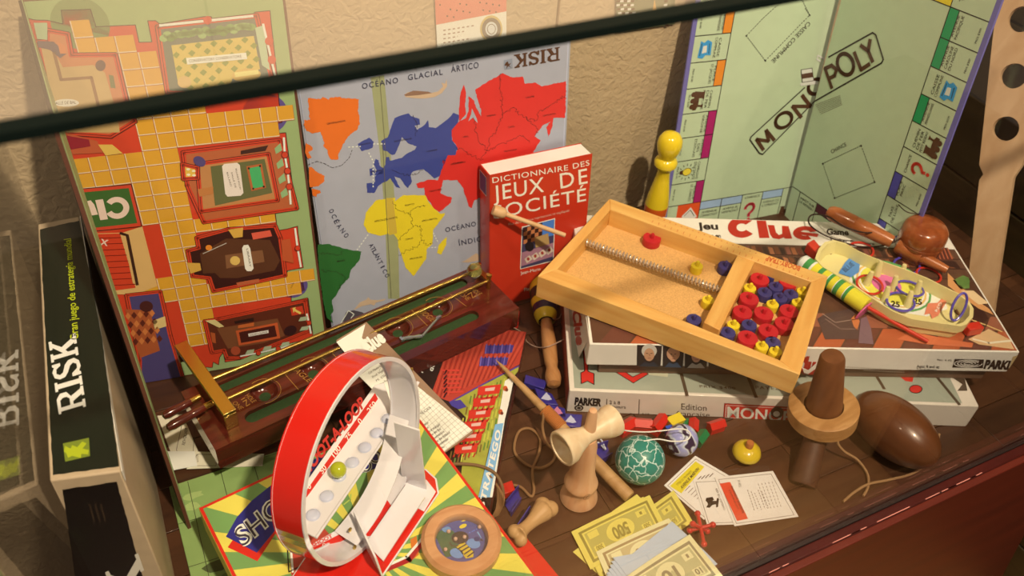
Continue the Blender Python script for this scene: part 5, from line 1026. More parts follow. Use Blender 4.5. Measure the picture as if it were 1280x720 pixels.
for j in range(26): f = j / 25; ns.line([(368 + f * 98 + 4, 395 + f * 130 - 4), (300 + f * 280 + 0, 236 + f * 200)] if False else [(200 + f * 268 + 60 * (1 - f) , 262 + f * 262 - 30 * (1 - f)), (278 + f * 303, 200 + f * 235)], .0003, gl_, 12)
ns.build('printed_sheet', npd)
# ================================================================== CENTRE FLOOR
def on(m, **k): pass
KW = WOOD((222, 152, 100), (236, 176, 124), scale=14, stretch=7, rough=.42, axis='Z', name='beech'); KW2 = WOOD((232, 188, 136), (244, 208, 158), scale=14, stretch=7, rough=.42, axis='Z', name='light_beech')
kb0 = PZ(723, 622, 0); kd = thing('cup_and_ball_toy', kb0, 'pale wooden cup-and-ball handle with two cups, standing on its base', 'toy')
kax = V3((-.012, .012, 1)).normalized()
b = MB(); b.lathe([(1e-5, 0), (.0195, 0), (.0215, .003), (.0205, .009), (.0178, .016), (.0166, .020), (.0166, .024), (.0188, .028), (.0190, .031), (.0172, .035), (.0135, .050), (.0118, .075), (.0108, .098), (.0085, .108), (1e-5, .109)], KW, kb0, kax, seg=40); b.build('handle', kd)
kt = kb0 + kax * .118
b = MB(); b.lathe([(.0070, 0), (.0062, .012), (.0052, .030), (.0040, .036), (1e-5, .037)], KW, kt, kax, seg=20); b.build('spike', kd)
ca, cb = PZ(703, 558, .119), PZ(767, 522, .119); kc = V3((kt.x, kt.y, .117)); dr = (ca - cb).normalized()
La = (ca - kc).dot(dr) + .002; Lb = (kc - cb).dot(dr)
b = MB(); b.lathe([(1e-5, -Lb + .006), (.0125, -Lb + .004), (.0160, -Lb + .0005), (.0172, -Lb), (.0176, -Lb + .002), (.0172, -Lb + .008), (.0140, -Lb + .018), (.0098, -.006), (.0098, .006), (.0145, La - .018), (.0192, La - .009), (.0196, La - .001), (.0188, La), (.0168, La), (.0150, La - .008), (.0090, La - .013), (1e-5, La - .0145)], KW2, kc, dr, seg=44); b.build('cup_cross', kd)
bp3 = PP(733, 620, kb0 + V3((.0, -.0195, 0)), V3((0, 1, .1))); s_ = Sheet(bp3 + V3((0, -.0012, 0)), (1, 0, 0), (0, 0, 1)); s_.local(); s_.ring((0, 0), .0042, .0042, .0006, M((120, 70, 40)), 1, n=18, a0=30, a1=320); s_.line([(-.001, -.003), (.0005, .0008), (.002, .003)], .0007, M((120, 70, 40)), 1); s_.line([(-.002, .001), (.003, .0005)], .0007, M((120, 70, 40)), 1); s_.build('maker_stamp', kd)
# crackled green ball
cm = bpy.data.materials.new('crackle_paint'); cm.use_nodes = True; nt = cm.node_tree; bb = nt.nodes['Principled BSDF']
tc = nt.nodes.new('ShaderNodeTexCoord'); nz = nt.nodes.new('ShaderNodeTexNoise'); nz.inputs['Scale'].default_value = 90; vo = nt.nodes.new('ShaderNodeTexVoronoi'); vo.feature = 'DISTANCE_TO_EDGE'; vo.inputs['Scale'].default_value = 78
mp_ = nt.nodes.new('ShaderNodeMix'); mp_.data_type = 'VECTOR'; mp_.inputs[0].default_value = .012
nt.links.new(tc.outputs['Object'], mp_.inputs[4]); nt.links.new(tc.outputs['Object'], nz.inputs['Vector']); nt.links.new(nz.outputs['Color'], mp_.inputs[5]); nt.links.new(mp_.outputs[1], vo.inputs['Vector'])
cr = nt.nodes.new('ShaderNodeValToRGB'); cr.color_ramp.elements[0].position = .022; cr.color_ramp.elements[1].position = .05; cr.color_ramp.elements[0].color = (*alb((214, 220, 196)), 1); cr.color_ramp.elements[1].color = (*alb((34, 130, 108)), 1)
nt.links.new(vo.outputs['Distance'], cr.inputs[0]); nt.links.new(cr.outputs[0], bb.inputs['Base Color']); bb.inputs['Roughness'].default_value = .38
r_ = .0285; q = PZ(800, 575, r_); b = MB(); b.ball((q.x, q.y, r_), r_, cm, seg=48); tag(b.build('crackled_ball'), 'green wooden ball with white crackle lines beside the cup-and-ball handle', 'ball')
# swirl ball
sm_ = bpy.data.materials.new('swirl'); sm_.use_nodes = True; nt = sm_.node_tree; bb = nt.nodes['Principled BSDF']; tc = nt.nodes.new('ShaderNodeTexCoord'); wv_ = nt.nodes.new('ShaderNodeTexWave'); wv_.inputs['Scale'].default_value = 16; wv_.inputs['Distortion'].default_value = 5; wv_.inputs['Detail'].default_value = 1; wv_.inputs['Detail Scale'].default_value = 4
cr = nt.nodes.new('ShaderNodeValToRGB'); cr.color_ramp.elements[0].color = (*alb((50, 34, 60)), 1); cr.color_ramp.elements[0].position = .12; cr.color_ramp.elements[1].position = .34; cr.color_ramp.elements[1].color = (*alb((222, 214, 218)), 1); e = cr.color_ramp.elements.new(.8); e.color = (*alb((168, 160, 196)), 1)
nt.links.new(tc.outputs['Object'], wv_.inputs[0]); nt.links.new(wv_.outputs[0], cr.inputs[0]); nt.links.new(cr.outputs[0], bb.inputs['Base Color']); bb.inputs['Roughness'].default_value = .12
r_ = .0195; q = PZ(842, 545, r_); q2 = PZ(853, 553, r_); b = MB(); b.ball((q2.x + .001, q2.y + .003, r_), r_, sm_, seg=36); tag(b.build('swirl_ball'), 'white glossy ball with dark purple swirls behind the green ball', 'ball')
# white string of the cup-and-ball
T8 = lambda x, y, z: PZ(740 + x / 4.5, 480 + y / 4.5, z)
b = MB(); b.tube(cat([T8(158, 248, .105), T8(190, 262, .085), T8(300, 270, .07), T8(400, 262, .062), T8(500, 252, .055), T8(545, 268, .05), T8(552, 295, .05), T8(525, 318, .05), T8(450, 322, .052), T8(370, 310, .055), T8(290, 322, .0565)], 8), .0008, WHITE, seg=6); tag(b.build('string'), 'thin white string looping from the wooden cups to the green ball', 'string')
# little houses
def house(px, py, z, s, rot, m, label, roof=True, wd=1.0):
    c = PZ(px, py, z + s * .4); R_ = Matrix.Rotation(rot, 3, 'Z'); t = thing('toy_house', V3((c.x, c.y, z)), label, 'game piece', 'plastic game houses')
    w, d, h = s * wd, s * .62, s * .5; P = [V3((-w / 2, -d / 2, 0)), V3((-w / 2, d / 2, 0)), V3((-w / 2, d / 2, h)), V3((-w / 2, 0, h * 1.55)), V3((-w / 2, -d / 2, h))]
    if not roof: P = [V3((-w / 2, -d / 2, 0)), V3((-w / 2, d / 2, 0)), V3((-w / 2, d / 2, h * 1.3)), V3((-w / 2, -d / 2, h * 1.3))]
    b = MB(); b.prism([R_ @ p + V3((c.x, c.y, z)) for p in P], R_ @ V3((w, 0, 0)), m); b.build('walls', t, bevel=.0005)
    if roof:
        for sg in (-1, 1):
            b = MB(); q = [V3((-w / 2 - .0008, 0, h * 1.55 + .0006)), V3((w / 2 + .0008, 0, h * 1.55 + .0006)), V3((w / 2 + .0008, sg * (d / 2 + .001), h + .0004)), V3((-w / 2 - .0008, sg * (d / 2 + .001), h + .0004))]
            b.prism([R_ @ p + V3((c.x, c.y, z)) for p in q], (0, 0, .0009), m); b.build('roof', t)
    else:
        b = MB(); b.box(V3((c.x, c.y, z + h * 1.3 + .0006)), (w / 2 + .0006, d / 2 + .0006, .0006), m, R_); b.build('lid', t)
RP2 = M((212, 34, 24), .3, coat=.3); GP2 = M((22, 116, 62), .3, coat=.3); YP = M((232, 196, 40), .35, coat=.2); BP = M((44, 84, 170), .35, coat=.2); NP = M((52, 44, 120), .28, coat=.4)
f8 = lambda x, y: (740 + x / 4.5, 480 + y / 4.5)
for (x, y, s, rot, m, lb, rf, wd) in ((195, 240, .021, .2, RP2, 'leftmost red hotel piece, against the front of the white box', True, 1.1), (285, 228, .020, -.5, RP2, 'red hotel piece second from the left, tipped diagonally', True, 1.0), (375, 228, .021, .5, RP2, 'third red hotel piece from the left, touching the yellow block', True, 1.15), (468, 212, .019, .05, YP, 'yellow block piece in the middle of the row of game pieces', False, 1.0), (455, 262, .016, -.1, BP, 'blue block piece in front of the yellow block', False, 1.0), (528, 222, .010, .3, GP2, 'tiny green house between the yellow block and a red hotel', True, 1.0), (570, 240, .017, .9, RP2, 'red hotel piece right behind the lone green house', True, 1.0), (612, 305, .018, .45, GP2, 'larger green house in front of the other pieces', True, 1.0), (698, 236, .019, -.05, RP2, 'rightmost red hotel piece, open side facing forward', True, 1.05)):
    house(*f8(x, y), 0, s, rot, m, lb, rf, wd)
# yellow spinning top
q = PZ(933, 566, .011); tp_ = thing('spinning_top', V3((q.x, q.y, 0)), 'small yellow spinning top with a brown wooden stem', 'spinning top')
b = MB(); b.lathe([(1e-5, 0), (.003, .0005), (.0105, .004), (.0165, .010), (.0170, .013), (.0150, .018), (.0090, .0225), (.004, .0235), (1e-5, .0237)], M((226, 182, 34), .3, coat=.4), (q.x, q.y, 0), seg=36); b.build('body', tp_)
b = MB(); b.lathe([(.0046, 0), (.0046, .008), (.0042, .009), (1e-5, .0092)], M((186, 104, 48), .6), (q.x, q.y, .022), seg=16); b.build('stem', tp_)
# property cards
FC = M((248, 226, 206), .5)
for i, (pp, z, lb, col) in enumerate((([(830, 607), (869, 570), (925, 603), (880, 650)], .0004, 'white property card with a yellow band, lowest of the three cards', 'y'), ([(866, 600), (930, 597), (938, 655), (884, 657)], .0012, 'white railway card with a black locomotive, middle of the three cards', 'l'), ([(893, 597), (966, 589), (998, 646), (918, 658)], .0020, 'white property card with a red band, on top of the other two', 'r'))):
    r, s_ = card('property_card', pp, z, lb, 'card', 'property cards', FC)
    def bord(k):
        c = (sum(p[0] for p in pp) / 4, sum(p[1] for p in pp) / 4); s_.line([(c[0] + (p[0] - c[0]) * k, c[1] + (p[1] - c[1]) * k) for p in pp], .0005, INK, 1, closed=True)
    bord(.90); s_.px(3.2, 600, 500)
    if col == 'y':
        s_.poly([(760, 345), (862, 246), (897, 268), (805, 374)], M((238, 206, 40)), 2); s_.text('AVENUE MARVIN', (808, 358), (878, 278), (800, 348), INK, 3, .02); s_.text('TITRE DE PROPRIÉTÉ', (790, 345), (850, 288), (784, 338), INK, 3)
        for k in range(6): s_.line([(820 + k * 12, 372 + k * 8 - 8), (840 + k * 12, 352 + k * 8 - 8)], .0007, M((130, 106, 90)), 2)
        for k in range(4): s_.line([(870 + k * 16, 320 - k * 4), (884 + k * 16, 306 - k * 4)], .0010, M((90, 70, 60)), 2)
    if col == 'l':
        s_.T = s_.T; s_.poly([(905, 392), (930, 388), (936, 400), (928, 404), (946, 404), (948, 392), (956, 395), (952, 428), (944, 430), (944, 418), (930, 420), (918, 432), (904, 430), (912, 418), (908, 408), (902, 404)], BLACK, 2); s_.text('CHEMIN DE FER', (975, 442), (940, 355), (982, 438), INK, 2)
    if col == 'r':
        s_.poly([(958, 335), (1000, 328), (1072, 475), (1028, 484)], M((234, 74, 44)), 2); s_.text('AVENUE INDIANA', (1050, 455), (1002, 345), (1058, 452), INK, 3, .02); s_.text('TITRE DE PROPRIÉTÉ', (1030, 440), (994, 360), (1036, 438), INK, 3)
        for k in range(5): s_.line([(1070 + k * 14, 360 + (k % 3) * 6), (1092 + k * 14 + 6, 445 - k * 3)], .0008, M((120, 96, 84)), 2, dash=.0036)
        for k in range(5): s_.line([(1112 + k * 14, 335 - k * 2), (1152 + k * 13, 440 - k * 3)], .0006, M((120, 96, 84)), 2, dash=.0045)
        s_.text('LOYER 18 \u0024', (1036, 350), (1030, 322), (1046, 347), INK, 2)
    s_.build('printed_face', r)
# bank notes
def note(pp, z, col, ink, val, lb, cv=.004, name='play_money_note'):
    """thin curved paper; pp = four frame corners (top-left, top-right, bottom-right, bottom-left)"""
    P = [PZ(*p, z) for p in pp]; c = sum(P, V3((0, 0, 0))) / 4; r = thing(name, V3((c.x, c.y, z)), lb, 'play money', 'play money notes fanned on the deck')
    def S(u, v, h=0): return (P[0] * (1 - u) + P[1] * u) * (1 - v) + (P[3] * (1 - u) + P[2] * u) * v + Z * (cv * (1 - (2 * u - 1) ** 2) * .5 + h)
    n = 8
    b = MB(); vs = [S(i / n, j, h) for i in range(n + 1) for j in (0, 1) for h in (0, .00035)]; fs = []
    for i in range(n): a = i * 4; fs += [[a, a + 4, a + 6, a + 2], [a + 1, a + 3, a + 7, a + 5], [a, a + 1, a + 5, a + 4], [a + 2, a + 6, a + 7, a + 3]]
    fs += [[0, 2, 3, 1], [n * 4, n * 4 + 1, n * 4 + 3, n * 4 + 2]]; b.add(vs, fs, col); b.build('paper', r)
    if val:
        b = MB(); h0 = .00045
        def quad(u0, u1, v0, v1, m, h=0):
            k = max(1, int((u1 - u0) * 12))
            for i in range(k): a, d = u0 + (u1 - u0) * i / k, u0 + (u1 - u0) * (i + 1) / k; b.add([S(a, v0, h0 + h), S(d, v0, h0 + h), S(d, v1, h0 + h), S(a, v1, h0 + h)], [[0, 1, 2, 3]], m)
        def ellq(u, v, ru, rv, m, h): b.add([S(u + ru * math.cos(t), v + rv * math.sin(t), h0 + h) for t in [i * math.pi / 12 for i in range(24)]], [list(range(24))], m)
        def txt(t, u0, u1, v0, v1, m, h):        # value printed upside down to the viewer
            vs, fs = glyphs(t, .03); b.add([S(u1 + (u0 - u1) * x, v0 + (v1 - v0) * y, h0 + h) for x, y in vs], fs, m)
        dk_, md = ink
        quad(.06, .94, .10, .90, dk_, 0); quad(.09, .91, .16, .84, col, .0001); quad(.11, .89, .20, .80, md, .0002)
        ellq(.5, .5, .17, .27, col, .0003); txt(val, .40, .60, .38, .68, dk_, .0005)
        for u, v in ((.20, .66), (.80, .34), (.80, .70), (.20, .30)): quad(u - .06, u + .06, v - .08, v + .08, col, .0003)
        txt(val, .16, .24, .60, .72, dk_, .0005); txt(val, .76, .84, .64, .76, dk_, .0005); quad(.785, .815, .30, .38, dk_, .0004)
        b.build('printed_value', r)
MY = M((238, 210, 96), .55); MI = (M((160, 140, 62)), M((196, 176, 88))); MC = M((242, 222, 160), .55); CI = (M((170, 140, 92)), M((206, 180, 124))); MB_ = M((196, 200, 216), .55); BI = (M((150, 146, 160)), M((176, 176, 192)))
note([(716, 690), (760, 662), (800, 690), (752, 722)], .0006, MY, MI, None, 'yellow note, its corner sticking out at the lower left of the money')
note([(752, 680), (842, 613), (866, 652), (778, 720)], .0012, MY, MI, '500', 'yellow 500 note at the back right of the money fan')
note([(722, 672), (796, 618), (830, 650), (756, 705)], .0022, MY, None, None, 'yellow note just under the front 500 note')
note([(714, 665), (812, 619), (834, 662), (738, 712)], .0044, MY, MI, '500', 'yellow 500 note lying uppermost among the yellow notes')
note([(722, 668), (804, 621), (828, 660), (748, 718)], .0034, MY, None, None, 'yellow note fanned behind the uppermost 500 note')
note([(745, 690), (836, 648), (872, 690), (765, 738)], .0066, MC, CI, '100', 'cream 100 note between the yellow and the blue notes')
for i in range(6):
    note([(756 + i * 2, 716 - i * 4 + (6 - i)), (840 + i * 6, 652 + i * 6), (882 + i * 3, 690 + i * 3), (790 + i * 5, 760)], .0084 + i * .0009, MB_, BI, '50' if i == 3 else None, 'pale blue note, %s of the blue fan' % ('lowest', 'second from the bottom', 'third from the bottom', 'fourth from the bottom', 'second from the top', 'topmost')[i])
note([(778, 724), (862, 668), (905, 722), (800, 770)], .0150, MC, (M((150, 136, 100)), M((196, 184, 130))), '10', 'cream 10 note lying on top of the whole money fan')
# red jack
jc = PZ(875, 660, .013); jk = thing('jack', V3((jc.x, jc.y, 0)), 'red plastic jack with knobbed arms leaning on the money', 'jack')
JR = M((214, 44, 40), .3, coat=.4)
for p, q in (((872, 642), (880, 680)), ((862, 663), (891, 656)), ((866, 655), (884, 664))):
    z1, z2 = (.010, .016) if p[0] != 866 else (.024, .004); a, c = PZ(*p, z1), PZ(*q, z2); b = MB(); b.tube([a, c], .0022, JR, seg=10); b.ball(a, .0036, JR, seg=14); b.ball(c, .0036, JR, seg=14); b.build('arm', jk)
# bone
bm_ = M((200, 148, 92), .5, var=.18, scale=50, bump=.3); p = [PZ(x, y, z) for x, y, z in ((648, 668, .026), (655, 661, .024), (665, 652, .022), (674, 643, .022), (682, 635, .022))]
b = MB(); b.tube(cat(p, 6), [.0105, .0098, .009, .0082, .0076, .0072, .0070, .0068, .0068, .0068, .007, .0072, .0074, .0078, .0082, .0088, .0094, .010, .0106, .0112, .0118, .012, .0118, .011, .0095][:25], bm_, seg=14)
b.ball(PZ(678, 631, .022), .0090, bm_, seg=16); b.ball(PZ(688, 636, .019), .0092, bm_, seg=16); b.ball(PZ(643, 664, .025), .0078, bm_, seg=14); b.ball(PZ(651, 675, .022), .0074, bm_, seg=14)
o = b.build('bone'); tag(o, 'small tan animal bone resting on the red plastic strip', 'bone')
rm = o.modifiers.new('remesh', 'REMESH'); rm.mode = 'VOXEL'; rm.voxel_size = .0012; rm.use_smooth_shade = True; sm2 = o.modifiers.new('smooth', 'SMOOTH'); sm2.iterations = 5
# red plastic strip
a, c = PZ(646, 672, .012), PZ(712, 752, .012); d = (c - a).normalized(); n_ = Z.cross(d); b = MB(); b.prism([a - n_ * .009, a + n_ * .009, c + n_ * .009, c - n_ * .009], Z * -.0115, M((226, 42, 30), .3, coat=.3)); tag(b.build('plastic_strip', bevel=.0008), 'long bright red plastic bar at the bottom edge beside the toy box', 'plastic bar')
# playing pieces: dark blue and red trays
def tray(pts, z0, z1, m, lb, tk=.0012, name='game_piece', group='plastic army pieces'):
    P = [PZ(*p, z1) for p in pts]; c = sum(P, V3((0, 0, 0))) / len(P); t = thing(name, V3((c.x, c.y, z0)), lb, 'game piece', group)
    dz = Z * (z1 - z0); b = MB(); b.prism([p - dz for p in P], Z * tk, m); b.build('base', t)
    for i in (0, 2):
        A_, B_ = P[i], P[(i + 1) % 4]; n_ = Z.cross((B_ - A_).normalized()); n_ = n_ if n_.dot(c - A_) > 0 else -n_
        b = MB(); b.prism([A_ - dz, B_ - dz, B_, A_], n_ * tk, m); b.build('side_wall', t)
    return t, P
tray([(642, 662), (662, 632), (676, 640), (658, 666)], .012, .022, NP, 'dark blue channel-shaped piece between the toy box and the bone')
tray([(632, 626), (648, 606), (652, 622), (640, 640)], .001, .010, NP, 'dark blue piece under the leather cord loop')
tray([(742, 556), (760, 550), (766, 566), (746, 578)], .001, .012, NP, 'dark blue piece lying right behind the cup-and-ball handle')
for pp, lb in (([(657, 468), (684, 476), (680, 486), (655, 478)], 'dark blue piece nearest the striped rope handle'), ([(668, 484), (690, 492), (698, 506), (676, 504)], 'dark blue piece with a silver emblem, second below the rope handle'), ([(684, 504), (706, 510), (708, 522), (688, 520)], 'dark blue piece with a pink emblem by the long pointed stick'), ([(700, 516), (728, 518), (726, 534), (700, 532)], 'dark blue piece with a silver emblem beside the wooden cups')):
    P = [PZ(*p, .009) for p in pp]; c = sum(P, V3((0, 0, 0))) / 4; t = thing('game_piece', V3((c.x, c.y, 0)), lb, 'game piece', 'plastic army pieces'); b = MB(); b.prism(P, Z * -.0085, NP); b.build('block', t, bevel=.0008)
    s_ = Sheet(P[0], P[1] - P[0], Z.cross(P[1] - P[0]).normalized()); s_.px(1, 0, 0); c2_ = (sum(p[0] for p in pp) / 4, sum(p[1] for p in pp) / 4); em = M((196, 186, 196), .3) if 'pink' not in lb else M((206, 120, 140), .3)
    if 'nearest' not in lb:
        s_.arc(c2_, 5, 3.4, em, 1, n=10); s_.poly([(c2_[0] - 7, c2_[1] + 2), (c2_[0], c2_[1] - 6), (c2_[0] + 7, c2_[1] + 3), (c2_[0] + 2, c2_[1] + 4)], em, 2); s_.build('emblem', t)
for pp, lb in (([(640, 668), (655, 672), (648, 700), (636, 690)], 'small red piece tucked under the corner of the toy box'), ([(664, 640), (678, 636), (684, 646), (670, 650)], 'small red piece behind the blue channel-shaped piece'), ([(624, 606), (640, 600), (644, 612), (630, 618)], 'small red piece beside the strategy game box'), ([(638, 390), (650, 388), (648, 404), (638, 404)], 'small red piece at the right end of the putting game')):
    P = [PZ(*p, .011) for p in pp]; b = MB(); b.prism(P, Z * -.0105, RP2); tag(b.build('game_piece', bevel=.0008), lb, 'game piece', 'plastic army pieces')
# jack stones / web piece behind the handle
b = MB(); s0 = [PZ(x, y, .008) for x, y in ((738, 549), (748, 545), (753, 552), (757, 562))]; b.tube(s0, .0011, M((220, 210, 214), .3), seg=6); b.tube([PZ(740, 556, .004), PZ(748, 553, .008), PZ(757, 562, .006)], .0011, M((220, 210, 214), .3), seg=6)
tag(b.build('silver_wire'), 'thin silvery wire shape behind the cup-and-ball handle', 'wire')
b = MB(); gfab = M((92, 104, 70), .9, var=.3, scale=220); b.prism([PZ(*p, .0062) for p in ((650, 690), (662, 682), (700, 760), (664, 760))], Z * -.006, gfab); tag(b.build('green_felt'), 'strip of speckled green felt between the toy box and the red bar', 'felt')
# long pointed stick with thread
SW_ = WOOD((176, 124, 70), (202, 150, 92), scale=16, stretch=5, rough=.6, name='stick_wood'); a, c = PZ(619, 449, .052), PZ(787, 621, .010); d = (c - a); L = d.length
st = thing('pointed_stick', V3(((a.x + c.x) / 2, (a.y + c.y) / 2, .01)), 'long pointed wooden stick with orange thread winding, leaning on the strategy box', 'stick')
b = MB(); b.lathe([(1e-5, 0), (.0022, .012), (.0042, .05), (.0058, .10), (.0062, L * .45), (.0072, L * .6), (.0078, L - .002), (.0070, L), (1e-5, L)], SW_, a, d, seg=18); b.build('shaft', st)
dn = d.normalized(); b = MB(); t0 = L * .385; n = 16
for i in range(n):
    t = t0 + i * .0019; b.lathe([(.0066, t), (.0084, t + .0009), (.0066, t + .0019)], M((206, 126, 62), .7), a, dn, seg=16)
b.build('thread_winding', st)
# leather cords
LC = M((150, 104, 62), .7); e5 = lambda x, y, z=.003: PZ(540 + x / 3.2, 400 + y / 3.2, z)
b = MB(); b.tube(cat([e5(438, 330, .040), e5(446, 380, .036), e5(442, 430, .022), e5(458, 490, .01), e5(492, 530, .004), e5(478, 570, .003), e5(430, 592), e5(375, 575), e5(330, 525), e5(345, 450), e5(390, 434), e5(430, 470), e5(428, 530, .005), e5(402, 600, .004), e5(408, 680), e5(395, 705), e5(355, 668), e5(310, 662), e5(280, 690), e5(272, 730)], 8), .0017, LC, seg=8)
tag(b.build('leather_cord'), 'tan leather cord looping from the pointed stick across the deck', 'cord')
b = MB(); b.tube(cat([PZ(548, 583, .042), PZ(571, 580, .043), PZ(598, 582, .043), PZ(618, 591, .043), PZ(628, 609, .035), PZ(628, 631, .018), PZ(618, 645, .008)], 8), .0018, M((130, 92, 56), .7), seg=8); tag(b.build('leather_cord'), 'brown leather cord curling over the corner of the strategy box', 'cord')
b = MB()
for k in range(5): b.tube(cat([PZ(612 + k * 3, 594 + k * 4, .042 - k * .004), PZ(622 + k * 2, 610 + k * 3, .034), PZ(621 + k * 1.5, 634, .020), PZ(614 + k * 2, 648 - k, .010)], 6), .0012, LC, seg=6)
o = tag(b.build('cord_bundle'), 'bundle of tan cords hanging at the strategy box corner by the bee puzzle', 'cord'); o['kind'] = 'stuff'
# striped skipping-rope handle
YB2 = M((226, 184, 44), .35, coat=.3); HN = M((24, 42, 36), .35, coat=.3); NV = M((32, 30, 56), .35, coat=.3); HW = WOOD((176, 112, 58), (204, 140, 82), scale=14, stretch=5, rough=.35, coat=.2, axis='Y', name='handle_wood')
a, c = PZ(676, 345, .0200), PZ(692, 478, .011); d = c - a; L = d.length; rh = thing('rope_handle', V3(((a.x + c.x) / 2, (a.y + c.y) / 2, 0)), 'wooden skipping-rope handle with yellow, green and navy bands, lying under the wooden tray', 'toy')
f = lambda y: (y - 345) / 133 * L
b = MB(); b.lathe([(1e-5, 0, YB2), (.016, .002, YB2), (.0185, f(368), HN), (.0180, f(380), YB2), (.0170, f(388), NV), (.0158, f(396), YB2), (.0128, f(404), YB2), (.0105, f(405.5), YB2)], YB2, a, d, seg=32); b.build('painted_head', rh)
b = MB(); b.lathe([(.0074, f(405)), (.0082, f(412)), (.0098, f(432)), (.0088, f(455)), (.0072, f(462)), (.0098, f(468)), (.0106, f(474)), (.0085, f(480)), (1e-5, f(482))], HW, a, d, seg=24); b.build('grip', rh)
g3 = lambda x, y, z=.003: PZ(640 + x / 4.5, 340 + y / 4.5, z)
b = MB(); b.tube(cat([g3(-60, 300, .02), g3(-20, 300, .012), (g3(20, 318)), g3(60, 345), g3(85, 392, .004), g3(140, 422, .010), g3(200, 420, .026), g3(270, 390, .022), g3(345, 350, .012)], 8), .0007, M((190, 150, 120)), seg=6); b.tube(cat([g3(230, 262, .03), g3(262, 262, .02), g3(288, 225, .012), g3(300, 300, .01), g3(310, 380, .006)], 8), .0007, M((190, 150, 120)), seg=6)
tag(b.build('string'), 'thin beige string crossing the rope handle grip', 'string')
# ================================================================== RIGHT SIDE
# booby trap tray
tz = .136; OW_ = WOOD((232, 160, 76), (246, 184, 98), ang=-.9, scale=8, stretch=9, rough=.42, coat=.15, name='orange_wood'); OW2 = WOOD((232, 158, 74), (244, 180, 94), ang=.68, scale=8, stretch=9, rough=.42, coat=.15, name='orange_wood')
px4 = [(672, 345), (1000, 468), (1035, 345), (762, 248)]; T4 = [PZ(*p, tz) for p in px4]
cenT = sum(T4, V3((0, 0, 0))) / 4; bt = thing('peg_trap_game', cenT - Z * .035, 'wooden tray game with spring plunger and red, blue and yellow discs', 'toy')
in4 = [PZ(*p, tz) for p in ((697, 336), (975, 450), (1014, 352), (763, 262))]
TH = .034
for i, nm in enumerate(('front_rail', 'right_rail', 'back_rail', 'left_rail')):
    j = (i + 1) % 4; b = MB(); b.prism([T4[i], T4[j], in4[j], in4[i]], Z * -TH, OW_ if i % 2 == 0 else OW2); b.build(nm, bt, bevel=.0010)
cork = M((226, 164, 92), .85, var=.38, scale=520, bump=.2); b = MB(); b.prism([T4[k] + (cenT - T4[k]) * .03 - Z * .026 for k in range(4)], Z * -.004, cork); b.build('tray_floor', bt)
pr = [PZ(*p, tz) for p in ((880, 402), (900, 412), (945, 324), (922, 318))]; b = MB(); b.prism([p - Z * .001 for p in pr], Z * -.022, OW2); b.build('partition', bt, bevel=.0008)
us = Sheet(T4[3], T4[2] - T4[3], V3(T4[3] - T4[0])); us.px(2.88, 660, 220); rd = M((206, 84, 40))
us.text('BOOBY-TRAP', (982, 326), (860, 288), (976, 342), rd, 1, .03)
for i in range(26): f = i / 25; us.line([(450 + 560 * f, 160 + 205 * f), (447 + 560 * f, 168 + 205 * f)], .0006, rd, 1)
for i in range(18): f = i / 17; us.arc((470 + 350 * f, 152 + 126 * f), 2, 2, rd, 1, n=6)
us.build('ruler_print', bt)
ls_ = Sheet(PZ(672, 352, tz - .01), T4[1] - T4[0], Z); ls_.px(2.88, 660, 220); ls_.line([(52, 368), (54, 390)], .0012, INK, 1); ls_.line([(896, 690), (892, 706)], .0010, INK, 1)
a, c = PZ(616, 262, tz + .030), PZ(706, 294, tz - .008); d = c - a; L = d.length
b = MB(); b.lathe([(1e-5, 0), (.0062, .0005), (.0072, .004), (.0072, .013), (.0060, .0165), (.0042, .018), (.0030, .0182), (.0030, L)], WOOD((214, 158, 100), (230, 180, 126), scale=20, stretch=5, rough=.5, name='dowel'), a, d, seg=20); b.build('plunger', bt)
s0, s1 = PZ(731, 302, tz - .012), PZ(902, 363, tz - .012); d = s1 - s0; L = d.length; dn = d.normalized(); X = dn.orthogonal().normalized(); Y = dn.cross(X); N_ = 40
b = MB(); b.tube([s0 + dn * (L * i / (N_ * 12)) + (X * math.cos(2 * math.pi * i / 12) + Y * math.sin(2 * math.pi * i / 12)) * .0042 for i in range(N_ * 12 + 1)], .0010, M((206, 176, 146), .3, metal=.5), seg=5); b.build('spring', bt)
b = MB(); b.tube([s0 - dn * .01, s1], .0024, M((216, 164, 110), .5), seg=10); b.build('spring_rod', bt)
DRd = M((198, 34, 40), .42, var=.08); DBl = M((66, 56, 104), .45, var=.08); DYl = M((238, 196, 40), .45, var=.06); zf = tz - .0258
def disc(x, y, r, m, cname, lb):
    q = PZ(660 + x / 2.88, 220 + y / 2.88, zf + .0105); o = V3((q.x, q.y, zf)); t = thing('peg_disc', o, lb, 'game disc', cname + ' discs in the wooden tray')
    b = MB(); b.lathe([(1e-5, 0), (r * .97, 0), (r, .0007), (r, .0098), (r * .97, .0105), (1e-5, .0105)], m, o, seg=32); b.build('disc', t)
    b = MB(); b.lathe([(.0025, 0), (.0025, .0058), (.0019, .0068), (1e-5, .0069)], m, o + Z * .0105, seg=12); b.build('peg', t)
red_l = [(447, 222, 'big red disc lying alone near the spring'), (835, 370, 'big red disc at the top left of the right compartment'), (938, 380, 'big red disc near the top rail between a blue and a yellow disc'), (797, 440, 'big red disc below the yellow disc by the partition'), (773, 488, 'big red disc at the left middle of the compartment'), (849, 493, 'big red disc in the middle of the compartment'), (941, 485, 'big red disc at the right, above another red disc'), (924, 530, 'big red disc at the right end beside the right rail'), (866, 556, 'big red disc low in the middle beside the two right ones'), (792, 581, 'big red disc lowest of all, near the front rail')]
